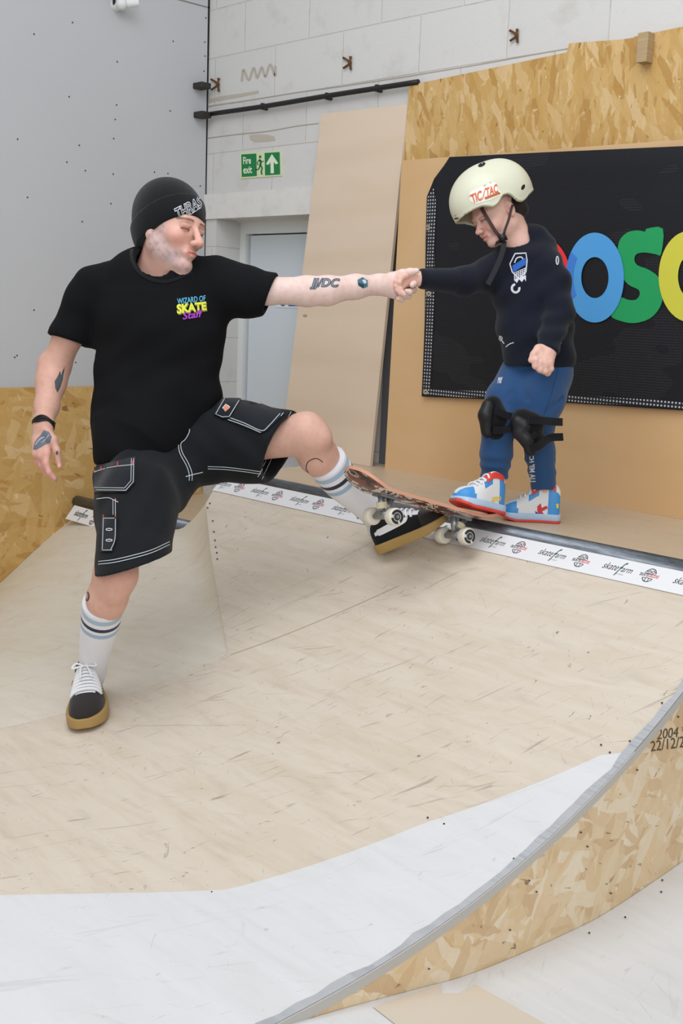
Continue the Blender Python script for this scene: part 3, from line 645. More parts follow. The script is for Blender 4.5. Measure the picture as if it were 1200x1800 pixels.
LL[:, 0] = [seamx(y) for y in LL[:, 1]]; LL[:, 2] = [arcz(y) for y in LL[:, 1]]
V = []; NN = 24
for a, b in zip(UU, LL):
    for i in range(NN+1): q = i/NN; p = a*(1-q)+b*q; p[2] += -.0*sin(pi*q); V.append(p)
F = [[j*(NN+1)+i, (j+1)*(NN+1)+i, (j+1)*(NN+1)+i+1, j*(NN+1)+i+1] for j in range(len(UU)-1) for i in range(NN)]
o = mesh('riding_surface', V, F, M_RAMPL, lb, uv='XY', smooth=True)
box('deck', (XL+.02, 2.87, .70), (-3.535, YW-.001, .72), M_DECK, lb, uv='XY')
V, F = tube([(XL+.02, 2.85, .745), (-3.80, 2.85, .765)], .028, 16); mesh('coping', V, F, M_STEEL, lb, smooth=True)['label'] = 'dark steel coping'
box('deck_edge', (XL+.02, 2.835, .60), (-3.55, 2.872, .73), M_EDGE, lb, uv='XZ')
def lpt(x, y, h):
    return A3(x, 2.815-.05*(1-y), .672+.06*y)+A3(0, -h, h)
ltp = mesh('sticker_tape', *tape(-4.66, -3.86, 0, 1, .004, pt=lpt), flat('e6e6e6', .35), lb)
for x in (-4.57, -4.345, -4.12, -3.9): tape_art('farm_lettering', word, x, .10, .055, '23262b', ltp, .5, pt=lambda a, b, h: lpt(a, b, h), yA=0, yB=1.0) if False else None
def ltape(name, art, x, w, c):
    V, F = dice(art, .25); mesh(name, [lpt(x+(u-.5)*w, .5+(v_-.5)*.85, .0055) for u, v_ in V], F, flat(c, .5), ltp)
for x in (-4.56, -4.335, -4.11): ltape('farm_lettering', word, x, .11, '23262b'); ltape('farm_letter_f', fart, x, .11, '2f5a45')
for x in (-4.45, -4.22, -3.995, -3.90): ltape('emblem_upper_half', emb, x, .05, '23262b'); ltape('emblem_lower_half', embL, x, .05, '23262b'); ltape('emblem_red_word', sd2, x, .06, 'd8323c')
# ---- low ramp at lower right
fr = empty('low_ramp', (-1.0, 1.8, 0)); tag(fr, 'low pale curved ramp in the bottom right corner, beside the OSB side panel', 'skate ramp')
pf = cr([(2.9, .372), (2.548, .338), (2.21, .322), (2.032, .331), (1.823, .352), (1.665, .375), (1.544, .402), (1.244, .468), (1.1, .486), (.6, .50), (-.1, .50)], 6)
V = []; uvs = []; s = 0
for j, (y, z) in enumerate(pf):
    if j: s += np.linalg.norm(pf[j]-pf[j-1])
    for i in range(9): x = XE+.001+i*.2; V.append((x, y, z+.0*i)); uvs.append((x, s))
F = [[j*9+i, (j+1)*9+i, (j+1)*9+i+1, j*9+i+1] for j in range(len(pf)-1) for i in range(8)]
o = mesh('riding_surface', V, F, M_RAMPW, fr, uv=np.array(uvs), smooth=True); fixn(o)
frt = bvh(o)
decal('tan_sheet', poly_art([(655, 1771), (810, 1717), (968, 1806), (700, 1806)]), frt, M_RAMP, fr, 30, .002, .4)
V, F = [], []
for j, (y, z) in enumerate(pf): V += [(XE+.002, y, z-.004), (XE+.002, y, 0)]
fq = [[2*i, 2*i+1, 2*i+3, 2*i+2] for i in range(len(pf)-1)]
mesh('side_panel', [(a+1.59, b, c) for a, b, c in V], fq, M_OSBR, fr, uv='YZ')
# screws in the sheets
def screws(pts, tree, parent, r=2.1): 
    for x, y in pts: decal('screw_head', (np.array([(x+r*cos(a), y+r*.8*sin(a)) for a in np.linspace(0, 2*pi, 7)[:-1]]), [list(range(6))]), tree, M_SCREW, parent, 20, .003)
rt = bvh(srf)
cz = lambda x, y: (740+x/2.609, 1180+y/2.609)
screws([cz(*p) for p in ((1104, 147), (957, 322), (825, 339), (865, 374), (815, 507), (658, 655), (425, 862), (105, 702), (30, 673))], bvh(srf), qp)
screws([(369, 885), (374, 916), (376, 935), (378, 950), (379, 962), (381, 972), (382, 983), (365, 893)]+[(x, 1567-(x-400)*.06) for x in (372,)], rt, qp, 1.6)
screws([cz(*p) for p in ((1105, 960), (1100, 1014), (935, 1130), (770, 1202))], frt, fr)
screws([cz(*p) for p in ((988, 452), (867, 1017), (730, 738), (760, 803), (1176, 208), (526, 1010), (493, 958), (33, 1363), (405, 1185))], bvh([c for c in qp.children if c.name.startswith('side_panel')][0]), qp)
# printed date on the side panel
spt = bvh([c for c in qp.children if c.name.startswith('side_panel')][0])
decal('printed_batch_text', art_join([quad_art(text_art('2004 *', 0), (1156, 1281), (1206, 1275), (1204, 1294), (1154, 1300)), quad_art(text_art('22/12/20', 0), (1143, 1303), (1212, 1292), (1212, 1312), (1143, 1321))]), spt, flat('5c4a35', .8), qp, 20, .0015)
# seam lines where sheets meet
decal('sheet_seam', stroke_art(cr([(1200, 1213), (1166, 1233)][:0] or [(405, 1151), (480, 1124), (600, 1075), (700, 1030)], 6), .9), rt, flat('bcae97'), qp, 30, .0012, .3)
# ================================================================== shared figure parts
def skin_mat(name, sss=.12):
    t = NT(name); a = t.add('ShaderNodeVertexColor'); a.layer_name = 'Col'; v = t.uv(src='Object')
    n = t.noise(v, 60, 4, .6); c = t.mix(t.math('MULTIPLY', t.math('SUBTRACT', n, .45, True), .9), a.outputs[0], lin('c07a68'))
    t.col(c).set(.52, spec=.35, bump=t.noise(v, 420, 3), bstr=.12, bdist=.001, sss=sss); return t.m
M_SKIN = skin_mat('adult_skin'); M_KSKIN = skin_mat('child_skin')
def L3(c): return np.array(lin(c)[:3])
def blend(C, w, c): w = np.clip(w, 0, 1)[:, None]; C[:] = C*(1-w)+L3(c)*w
def nz(P, f, seed=0):
    q = P*f+seed; return (np.sin(q[:, 0]*1.3+1.7*np.sin(q[:, 1]*1.1+q[:, 2]))+np.sin(q[:, 1]*1.7+1.3*np.sin(q[:, 2]*1.9+q[:, 0]*.7))+np.sin(q[:, 2]*1.5+1.9*np.sin(q[:, 0]*1.2+q[:, 1]*1.6)))/3
def wrinkle(A, k, d, k2=0, d2=(0, 0, 1), ph=0):
    d = np.asarray(d, np.float32); d = d/np.linalg.norm(d)*k; d2 = np.asarray(d2, np.float32)*k2
    return lambda G: (A*np.sin(G@d+1.6*np.sin(G@d2+ph)+ph)).astype(np.float32)
def wsum(*fs): return lambda G: sum(f(G) for f in fs)
def make(name, fld, mat, parent=None, it=2, uv=None, col=None):
    V, Q = keep_main(*fld.nets()); V = smooth_mesh(V, Q, it); return mesh(name, V, Q, mat, parent, smooth=True, uv=uv, col=col)
def head_sdf(Fm, O, B, s, kid=False):
    """face built in its own frame: x forward, y left, z up, eyes level with z=0"""
    def g(x, y, z): return O+B@(A3(x, y, z)*s)
    def E_(c, r, k, mode='add'): Fm.op(ell(g(*c), A3(*r)*s, B), k*s, mode)
    def C_(a, b, ra, rb, k, mode='add'): Fm.op(cone(g(*a), g(*b), ra*s, rb*s), k*s, mode)
    E_((-.012, 0, .03), (.098, .077, .092), .01)
    E_((.022, 0, -.03), (.064, .060 if not kid else .062, .082 if not kid else .074), .03)
    zc = -.108 if not kid else -.092; xc = .070 if not kid else .064
    for q in (-1, 1):
        C_((-.005, q*.046, -.062), (xc-.005, q*.014, zc+.004), .022, .018, .02)
        E_((.056, q*.040, -.030 if not kid else -.042), (.026, .022, .022) if not kid else (.027, .024, .026), .018)
    E_((xc+.008, 0, zc), (.018, .022, .017), .014)
    C_((.080, -.034, .017), (.080, .034, .017), .012 if not kid else .009, .012 if not kid else .009, .016)
    for q in (-1, 1): E_((.102, q*.031, -.004), (.017, .019, .013), .014, 'cut')
    for q in (-1, 1):
        E_((.0775, q*.031, -.004), (.0135, .0150, .0125), .003)
        C_((.0885, q*.020, .0035), (.0860, q*.044, .0010), .0030, .0026, .004)      # upper lid fold
    if not kid:
        C_((.090, 0, .004), (.114, 0, -.034), .0085, .0110, .010); E_((.118, 0, -.041), (.0135, .0135, .0115), .006)
        for q in (-1, 1): E_((.106, q*.0135, -.045), (.012, .0080, .0090), .004); E_((.107, q*.0065, -.0515), (.004, .0032, .003), .002, 'cut')
    else:
        C_((.087, 0, -.006), (.103, 0, -.032), .0070, .0085, .010); E_((.106, 0, -.036), (.0105, .0105, .0095), .006)
        for q in (-1, 1): E_((.098, q*.010, -.039), (.009, .007, .007), .004)
    ml = -.072 if not kid else -.064; mx = .096 if not kid else .089
    E_((mx-.012, 0, ml), (.017, .026, .018), .012)
    for dz, r in ((.0052, .0042), (-.0058, .0052)):
        C_((mx-.004, -.019, ml), (mx+.004, -.004, ml+dz), r*.6, r, .004); C_((mx-.004, .019, ml), (mx+.004, .004, ml+dz), r*.6, r, .004); C_((mx+.004, -.005, ml+dz), (mx+.004, .005, ml+dz), r, r, .003)
    C_((mx+.007, -.016, ml-.0003), (mx+.010, 0, ml), .0016, .0020, .002, 'cut'); C_((mx+.010, 0, ml), (mx+.007, .016, ml-.0003), .0020, .0016, .002, 'cut')
    for q in (-1, 1):
        if kid: E_((-.012, q*.077, -.012), (.018, .007, .030), .006); E_((-.006, q*.083, -.010), (.009, .005, .016), .004, 'cut')
        else: E_((-.016, q*.075, -.028), (.014, .006, .020), .006)
        E_((-.010, q*.076, -.038), (.008, .006, .009), .005)
    return g
def head_colors(V, C, O, B, s, kid=False):
    Q = (V-O)@B/s; x, y, z = Q.T; r = np.sqrt((Q**2).sum(1)); near = (r < .16)
    ml = -.072 if not kid else -.064
    def gs(c, rr): return np.exp(-(((Q-np.array(c))/np.array(rr))**2).sum(1))
    for q in (-1, 1):
        blend(C, gs((.07, q*.045, -.045), (.03, .025, .022))*.35, 'd98575'); 
        # eye: lid line, lashes, brow
        blend(C, (np.abs(y-q*.031) < .0145)*(x > .06)*np.exp(-((z+.0080+6*(np.abs(y)-.031)**2)/.0026)**2), '2a1a16')
        blend(C, (np.abs(y-q*.031) < .016)*(x > .06)*np.exp(-((z+.004)/.009)**2)*.38, 'a0604f')
        blend(C, (np.abs(y-q*.033) < .021)*(x > .06)*np.exp(-((z-.0205+.10*np.abs(y-q*.025))/.0036)**2)*(.9 if not kid else .5), '4a352a' if not kid else '8a6248')
        blend(C, gs((-.004, q*.082, -.010), (.010, .008, .015))*.5, 'c06858')
    blend(C, gs((.117, 0, -.042), (.014, .014, .012))*.45, 'd07868')
    lip = (np.abs(y) < .021)*(x > .075)*np.exp(-(((z-ml)/.0085)**2)**1.5)
    blend(C, lip*.75, 'c4645a' if not kid else 'c9605a')
    blend(C, (np.abs(y) < .017)*(x > .08)*np.exp(-((z-ml+.0002)/.0015)**2)*.9, '5a2420')
    if not kid:
        n = nz(V, 420, 3)*.5+nz(V, 950, 1)*.5
        bz = 1/(1+np.exp((z+.050+.30*np.maximum(.03-x, 0)*0)/.006))*(z > -.14)
        side = 1/(1+np.exp((x-.045)/.01)); lim = -.075+.060*side
        beard = 1/(1+np.exp((z-lim)/.006))*(x > -.012)*near/(1+np.exp(-(z+.092+.50*(x+.005))/.004))
        sideb = np.exp(-((x-.016+.10*(z+.02))/.020)**4)*(z < .03)*(z > -.1)*(np.abs(y) > .04)
        w = np.maximum(beard, sideb*.95)*(np.abs(y)+.03 > .03); w = w*(1-lip)*np.clip(.72+.5*n, .25, 1)
        must = (np.abs(y) < .032)*(x > .075)*np.exp(-((z+.0595)/.006)**2)*.45*np.clip(.6+.7*n, 0, 1)
        blend(C, w*.85*(1-.5*np.exp(-(((x-.09)/.02)**2+((z+.09)/.03)**2))), 'b3a6a7'); blend(C, must, '9c8880')
        blend(C, w*np.clip(nz(V, 160, 9), 0, 1)*.6, '776a6b')
        for q in (-1, 1):
            blend(C, gs((.074, q*.036, -.084), (.012, .012, .013))*.75*np.clip(.8+.4*n, 0, 1), '5f504d'); blend(C, gs((.050, q*.046, -.092), (.022, .014, .014))*.55, '8d8180')
            a_, b_ = A3(.098, q*.020, -.046), A3(.078, q*.034, -.074); ab_ = b_-a_; tt_ = np.clip(((Q-a_)@ab_)/(ab_@ab_), 0, 1); dd_ = np.linalg.norm(Q-a_-tt_[:, None]*ab_, axis=1)
            blend(C, np.exp(-(dd_/.0028)**2)*.45, 'a0645a')  # crease shading from nose to mouth corner, painted into the skin colour
    return Q
# ------------------------------------------------------------------ shoes
def shoe(H, f, u, L, Wd, hp, st, mats, parent, style, left=False, lab=None, sole_flare=.004):
    """H heel point under the sole; f forward, u up. hp: [(s, half width factor, height)]"""
    B = basis(f, u); hs = np.array(hp); S_ = (1-np.cos(np.linspace(0, pi, 44)))/2
    wf = lambda s: np.interp(s, hs[:, 0], hs[:, 1])*Wd/2; hf = lambda s: np.interp(s, hs[:, 0], hs[:, 2])
    wsm = np.array([wf(s) for s in S_]); hsm = np.array([hf(s) for s in S_])
    for _ in range(2): wsm[1:-1] = (wsm[:-2]+2*wsm[1:-1]+wsm[2:])/4; hsm[1:-1] = (hsm[:-2]+2*hsm[1:-1]+hsm[2:])/4
    inset = .004
    def P(s, ph, o=0):
        w = max(np.interp(s, S_, wsm)-inset, .0002)+o; h = np.interp(s, S_, hsm)+o; c, sn = cos(ph), sin(ph)
        pinch = 1-.38*max(0, min(1, (h-.05)/.06))*sn    # narrower towards a tall collar
        y = w*(abs(c)**.75)*(1 if c > 0 else -1)*pinch; z = st-.004+h*max(sn, 0)**.85
        x = inset+(L-2*inset)*s; bend = .012*sin(pi*s)*(-1 if left else 1)
        return H+B@A3(x, y+bend, z)
    NP = 26; V = [P(s, pi*k/NP) for s in S_ for k in range(NP+1)]; F = []; mi = []
    for i in range(len(S_)-1):
        for k in range(NP): F.append([i*(NP+1)+k, i*(NP+1)+k+1, (i+1)*(NP+1)+k+1, (i+1)*(NP+1)+k]); mi.append(style(S_[i], (k+.5)/NP))
    F.append([k for k in range(NP+1)]); F.append([(len(S_)-1)*(NP+1)+k for k in range(NP+1)]); mi += [style(.0, .5), style(.99, .1)]
    up = mesh('shoe', V, F, None, parent, smooth=True, mats=mats[:-1], midx=mi); fixn(up)
    if lab: up['label'] = lab
    # sole
    prof = []
    for s in S_: prof.append((L*s, np.interp(s, S_, wsm)+sole_flare))
    prof[0] = (0-.001, prof[1][1]*.5); prof[-1] = (L+.001, prof[-2][1]*.55)
    ring = [(x, w) for x, w in prof]+[(x, -w) for x, w in prof[::-1]]
    zz = [(0, .93), (.004, .985), (st*.5, 1.0), (st-.003, 1.0), (st, .975)]
    V = []; m = len(ring)
    for z, k in zz:
        for x, w in ring: V.append(H+B@A3(L/2+(x-L/2)*(.99+.01*k if k < 1 else 1), w*k+.012*sin(pi*min(max(x/L, 0), 1))*(-1 if left else 1), z+(.012*max(0, x/L-.75)/.25 if z < .006 else 0)))
    F = [[j*m+i, j*m+(i+1) % m, (j+1)*m+(i+1) % m, (j+1)*m+i] for j in range(len(zz)-1) for i in range(m)]
    F += [list(range(m))[::-1], [(len(zz)-1)*m+i for i in range(m)]]
    so = mesh('sole', V, F, mats[-1], up, smooth=False); fixn(so)
    bm = bmesh.new(); bm.from_mesh(so.data)
    for fc in bm.faces: fc.smooth = len(fc.verts) == 4
    bm.to_mesh(so.data); bm.free()
    return up, so, P, B
def laces(P, up, mat, s0, s1, n, a0=.30, a1=.70, r=.0038, zig=True, o=.002):
    parts = []
    for i in range(n):
        s = s0+(s1-s0)*i/(n-1)
        for (ds, sg) in ((0, 1),) if not zig else ((.016, 1), (-.008, -1)):
            pts = [P(s+ds*(2*q-1)*sg*.5, pi*(a0+(a1-a0)*q), o+.004*sin(pi*q)) for q in np.linspace(0, 1, 9)]; parts.append(tube(pts, r, 6))
    V, F = joinm(parts); return mesh('laces', V, F, mat, up, smooth=True)
def sockm(name, pts, rads, parent, stripes, mat_base=None, seg=28, flatdir=None, bumps=()):
    Pp = cr(pts, 10); R = np.interp(np.linspace(0, 1, len(Pp)), np.linspace(0, 1, len(rads)), rads)
    ln = np.concatenate([[0], np.cumsum(np.linalg.norm(np.diff(Pp, axis=0), axis=1))])
    for c, w, a in bumps: R = R+a*np.exp(-((ln-c)/w)**2)
    V, F = tube(Pp, R, seg, caps=True)
    uv = np.array([(k/seg, ln[i]) for i in range(len(Pp)) for k in range(seg)])
    t = NT(name+'_knit'); sx = t.add('ShaderNodeSeparateXYZ', {0: t.uv()}); y = sx.outputs[1]; c = lin('e2e2e6')
    for a, b, cc in stripes:
        m = t.math('MULTIPLY', t.math('GREATER_THAN', y, a), t.math('LESS_THAN', y, b)); c = t.mix(m, c, lin(cc))
    rib = t.math('SINE', t.math('MULTIPLY', sx.outputs[0], 420)); t.col(c).set(.9, spec=.2, sheen=.2, bump=rib, bstr=.15, bdist=.001)
    return mesh(name, V, F, t.m, parent, uv=uv, smooth=True)
# ================================================================== adult
FA = 3.36
bodyA = None
tone = 'dbb3a2'
HO = U(303, 402, FA); HB = basis(VR*.80-VF*.56-VU*.16, VU+VR*.10+VF*.04)
pieces = []
def piece(lo, hi, h, build, it=2):
    f = Field(lo, hi, h); build(f); V, Q = keep_main(*f.nets()); pieces.append((smooth_mesh(V, Q, it), Q))
def bnd(pts, m): P = np.array(pts); return P.min(0)-m, P.max(0)+m
# head and neck
neckb = U(273, 490, 3.43)
def b_head(f):
    g = head_sdf(f, HO, HB, 1.0)
    f.op(cone(g(-.022, 0, -.055), neckb, .056, .068), .03)
    f.op(cone(g(-.002, -.05, -.06), U(322, 492, 3.34), .016, .016), .03)
    f.op(cone(g(.0, 0, -.085), U(292, 490, 3.385), .042, .050), .03)
lo, hi = bnd([HO, neckb], .15); piece(lo, hi, .0026, b_head, 1)
# right arm (picture left)
shR = U(158, 512, 3.40); elR = U(97, 645, 3.46); wrR = U(76, 748, 3.36)
def fingers(f, L, k=.004):
    for pts, r in L: chain(f, pts, r, k)
def b_armR(f):
    chain(f, [shR, U(120, 590, 3.44), elR, U(90, 672, 3.44), U(82, 715, 3.40), wrR], [.042, .042, .044, .043, .034, .027], .02)
    f.op(cone(U(88, 640, 3.46), U(84, 690, 3.42), .034, .026), .02)
    pc = U(74, 778, 3.34)
    f.op(cone(wrR, U(74, 772, 3.35), .026, .030, VF, .62), .02)
    f.op(cone(U(66, 778, 3.35), U(64, 798, 3.34), .0155, .014), .012); f.op(cone(U(74, 776, 3.345), U(73, 801, 3.33), .0165, .014), .010); f.op(cone(U(82, 774, 3.345), U(82, 797, 3.33), .016, .0130), .008)
    fingers(f, [([U(82, 796, 3.33), U(81, 814, 3.322), U(86, 830, 3.322), U(96, 841, 3.33)], [.0125, .0100, .0086, .0072]),
                ([U(76, 799, 3.335), U(80, 819, 3.332), U(88, 834, 3.338), U(97, 842, 3.35)], [.0130, .0110, .0095, .0076]),
                ([U(69, 799, 3.345), U(73, 817, 3.345), U(81, 831, 3.36), U(91, 838, 3.375)], [.0120, .0100, .0088, .0074]),
                ([U(63, 796, 3.355), U(66, 811, 3.36), U(73, 822, 3.375), U(81, 828, 3.39)], [.0105, .0090, .0078, .0066])], .004)
    chain(f, [U(84, 762, 3.34), U(93, 774, 3.33), U(100, 793, 3.325), U(104, 816, 3.33)], [.016, .0130, .0100, .0080], .008)
    f.op(ell(U(104.5, 820, 3.326), A3(.007, .007, .007)), .003)
lo, hi = bnd([shR, elR, wrR, U(62, 846, 3.30), U(106, 846, 3.40)], .065); piece(lo, hi, .0026, b_armR, 1)
# left arm, reaching to the child
shL = U(402, 492, 3.40); elL = U(540, 512, 3.36); wrL = U(668, 500, 3.43)
def b_armL(f):
    chain(f, [shL, U(470, 511, 3.37), elL, U(575, 511, 3.37), U(625, 504, 3.40), wrL], [.044, .039, .042, .041, .034, .028], .02)
    f.op(cone(wrL, U(690, 502, 3.445), .029, .034, VF, .75), .02)
    f.op(cone(U(688, 494, 3.445), U(706, 494, 3.45), .022, .019), .015)
    f.op(cone(U(684, 508, 3.445), U(701, 517, 3.45), .022, .0175), .015)            # heel of the thumbless side
    # thumb along the top, over the child's wrist
    chain(f, [U(690, 487, 3.44), U(706, 481, 3.425), U(720, 478, 3.415), U(732, 476, 3.41)], [.0155, .0125, .0105, .0085], .008)
    # fingers pass behind the small hand and close round it from below
    fingers(f, [([U(704, 492, 3.475), U(722, 488, 3.478), U(732, 494, 3.455), U(727, 499, 3.42), U(724.5, 501, 3.412)], [.0125, .011, .0100, .0095, .0088]),
                ([U(702, 502, 3.475), U(718, 502, 3.475), U(727, 510, 3.45), U(720, 513, 3.422), U(714, 512, 3.417)], [.0125, .011, .0098, .0090, .0082]),
                ([U(699, 511, 3.47), U(712, 515, 3.468), U(718, 521, 3.445), U(710, 520, 3.425), U(704, 517, 3.42)], [.012, .0105, .0092, .0086, .0078]),
                ([U(694, 517, 3.46), U(703, 523, 3.455), U(706, 527, 3.44), U(700, 525, 3.425)], [.011, .0095, .0085, .0075])], .003)
lo, hi = bnd([shL, elL, wrL, U(738, 530, 3.40), U(738, 470, 3.49)], .06); piece(lo, hi, .0026, b_armL, 1)
# legs
hipR = U(232, 800, 3.42); knR = U(203, 1010, 3.10); anR = U(163, 1180, 3.33)
hipL = U(335, 775, 3.52); knL = U(540, 765, 3.43); anL = U(664, 908, 3.70)
def b_legs(f):
    chain(f, [hipR, (hipR+knR)/2, knR], [.075, .066, .058], .02)
    f.op(ell(U(208, 1010, 3.065), A3(.042, .042, .05)), .03)
    f.op(ell(U(199, 1042, 3.075), A3(.030, .030, .034)), .03)
    chain(f, [knR, U(188, 1052, 3.13), U(178, 1100, 3.20), anR], [.056, .053, .042, .028], .02)
    chain(f, [hipL, (hipL+knL)/2, knL], [.078, .070, .060], .02)
    f.op(ell(U(538, 752, 3.41), A3(.048, .048, .048)), .03); f.op(ell(U(563, 772, 3.41), A3(.036, .036, .036)), .03)
    chain(f, [knL, U(558, 800, 3.48), U(600, 850, 3.58), anL], [.058, .059, .045, .030], .02)
    f.op(cone(hipR, hipL, .08, .08), .03); f.op(cone(U(280, 770, 3.46), U(272, 640, 3.44), .10, .12, VF, .6), .03)
    f.op(cone(U(272, 640, 3.44), U(278, 530, 3.43), .12, .11, VF, .6), .03)
    f.op(cone(U(278, 520, 3.43), shR, .06, .042), .03); f.op(cone(U(278, 520, 3.43), shL, .06, .042), .03)
lo, hi = bnd([hipR, knR, anR, hipL, knL, anL, shR, shL], .13); piece(lo, hi, .0060, b_legs, 3)
V, Q = bridge(pieces, [(0, 3, U(285, 505, 3.5)), (1, 3, U(160, 520, 3.42)), (2, 3, U(400, 500, 3.42))])
C = np.tile(L3(tone), (len(V), 1))
nh = len(pieces[0][0]); Ch = C[:nh]; blend(Ch, np.full(nh, .4), 'd49c88'); Qh = head_colors(V[:nh], Ch, HO, HB, 1.0)
C[:nh] = Ch
i1 = nh+len(pieces[1][0]); Ca = C[nh:i1]; Va = V[nh:i1]; blend(Ca, np.full(len(Va), .55), 'c99680')      # tanned arm
tR = (Va-wrR)@VU; blend(Ca, np.clip((-tR-.06)/.06, 0, 1)*.75, 'dba094'); C[nh:i1] = Ca
i2 = i1+len(pieces[2][0]); Cl = C[i1:i2]; blend(Cl, np.full(len(Cl), .7), 'e6d2c9'); C[i1:i2] = Cl
def gspot(c, r): return np.exp(-(((V-c)/r)**2).sum(1))
blend(C, gspot(U(205, 1000, 3.05), .045)*.6, 'd48f84'); blend(C, gspot(U(545, 740, 3.38), .06)*.3, 'e6c0ae')
leg = np.arange(len(V)) >= i2; blend(C, leg*.35, 'c8957c')
body = mesh('person', V, Q, M_SKIN, None, smooth=True, col=C)
tag(body, 'man in black beanie, t-shirt and shorts standing on the ramp, holding the child\'s hand', 'person')
bodyA = body
sktree = bvh(body)
# ------------------------------------------------------------------ beanie
M_KNIT = fabric('black_knit', '0d0f10', '151819', 700, .5)
bn = Field(*bnd([HO], .19), .0034)
def hg(x, y, z): return HO+HB@A3(x, y, z)
def brim(f, off):
    # brim plane: from the forehead down to the nape
    pl_p = hg(.10, 0, .044); nrm = HB@(A3(-.66, 0, 1)/np.linalg.norm([.66, 0, 1])); return pl_p+nrm*off, nrm
bn.op(ell(hg(-.030, 0, .046), A3(.115, .093, .092), HB@np.array([[cos(.32), 0, sin(.32)], [0, 1, 0], [-sin(.32), 0, cos(.32)]]) if False else HB), .0)
bn.op(ell(hg(-.035, 0, .070), A3(.084, .080, .076), HB), .03)
bn.op(ell(hg(-.048, 0, -.005), A3(.078, .080, .090), HB), .03)
p0, nrm = brim(None, 0)
nf = nrm.astype(np.float32); bn.a = np.maximum(bn.a, 0) if False else bn.a
sl, G = bn.sub(bn.lo, bn.lo+bn.n*bn.h); hd = ((G-p0.astype(np.float32))@nf)
cuffd = np.maximum(np.maximum(bn.a[sl]-.0065, -hd), hd-.062)
base = np.maximum(bn.a[sl], .030-hd)
wv = .0008*np.sin(HB[:, 1].astype(np.float32)@np.moveaxis(G, -1, 0).reshape(3, -1)*900).reshape(base.shape)
bn.a[sl] = base; beanie = make('beanie', bn, M_KNIT, body, 2)
bn.a[sl] = cuffd; cuff = make('folded_cuff', bn, M_KNIT, beanie, 2)
ct = bvh(cuff)
M_THR = flat('c9cdd2', .8)
def outl(art, w):   # outlines of lettering: edges used once
    V, F = art; cnt = {}
    for f in F:
        for a, b in zip(f, f[1:]+f[:1]): k = (min(a, b), max(a, b)); cnt[k] = cnt.get(k, 0)+1
    L = [stroke_art(np.array([V[a], V[b]]), w) for (a, b), c in cnt.items() if c == 1]; return art_join(L)
Q4 = ((305, 367), (351, 344), (356, 363), (314, 389))
decal('cuff_lettering', quad_art(text_art('THRAS', .05, .1), *Q4), ct, M_THR, cuff, 3, .0015, .05)
decal('cuff_lettering_fill', quad_art(place_art(text_art('THRAS', -.012, .1), .025, .07, .975, .93), *Q4), ct, flat('15171a', .8), cuff, 3, .0022, .05)
decal('cuff_small_lettering', stroke_art(np.array([(316, 386), (330, 380), (345, 370), (353, 365)]), 1.2), ct, M_THR, cuff, 4, .0012, .05)
# ------------------------------------------------------------------ t-shirt
M_TEE = fabric('black_cotton', '08090b', '0e0f12', 1100, .25, .9, 0)
ts = Field(*bnd([U(60, 470, 3.4), U(500, 600, 3.4), U(280, 850, 3.45), U(290, 420, 3.4), U(280, 600, 3.2), U(280, 600, 3.62)], .04), .0050)
wf = wsum(wrinkle(.0030, 38, VU+VR*.5, 9, VR, .7), wrinkle(.0020, 60, VU-VR*.8, 14, VU, 2))
def lvl(x0, x1, y, F): return U((x0+x1)/2, y, F), (x1-x0)/2*F/FPX
LV = [lvl(200, 370, 512, 3.43), lvl(168, 392, 540, 3.42), lvl(166, 392, 580, 3.43), lvl(165, 383, 640, 3.44), lvl(165, 366, 700, 3.44), lvl(170, 350, 745, 3.44)]
for (a, ra), (b, rb) in zip(LV[:-1], LV[1:]): ts.op(cone(a, b, ra, rb, VF, .60), .03, wob=wf)
ts.op(cone(U(280, 482, 3.43), U(195, 488, 3.43), .055, .046), .02); ts.op(cone(U(286, 482, 3.43), U(372, 484, 3.42), .052, .050), .02)
ts.op(cone(U(190, 492, 3.43), U(168, 506, 3.41), .046, .060), .02)
wb_ = wrinkle(.0035, 45, VU*.9+VR*.6, 10, VR, 0)
# lower part of the shirt hangs over the hips
ts.op(cone(U(252, 745, 3.42), U(236, 778, 3.39), .148, .124, VF, .84), .04, wob=wb_)
ts.op(cone(U(300, 700, 3.44), U(338, 700, 3.46), .115, .088, VF, .95), .04, wob=wb_)
ts.op(cone(U(232, 778, 3.39), U(216, 803, 3.37), .122, .080, VF, 1.0), .03, wob=wb_)
ts.op(cone(U(180, 700, 3.43), U(178, 795, 3.42), .026, .020), .03)
# sleeves
ts.op(cone(U(166, 506, 3.41), U(124, 592, 3.44), .064, .066), .02, wob=wrinkle(.002, 60, VU, 20, VR, 1)); ts.op(cone(U(124, 592, 3.44), U(116, 622, 3.455), .066, .066), .01); ts.op(cone(U(182, 500, 3.42), U(152, 525, 3.42), .054, .064), .02)
ts.op(cone(U(376, 492, 3.41), U(474, 517, 3.37), .072, .0625), .02, wob=wrinkle(.002, 70, VR, 20, VU, 1)); ts.op(cone(U(474, 517, 3.37), U(498, 521, 3.36), .0625, .062), .01); ts.op(cone(U(392, 520, 3.41), U(420, 520, 3.39), .07, .062), .04)
ts.op(cone(U(405, 500, 3.4), U(440, 522, 3.385), .062, .060), .02)
def cutpl(f, px, py, nx, ny, F, nf=0, lo=None, hi=None, k=.002):
    n = VR*nx-VU*ny+VF*nf; p = U(px, py, F); f.op(half(p, -n if False else n, lo, hi), k, 'cut')
def region(a, b): P = np.array([a, b]); return P.min(0), P.max(0)
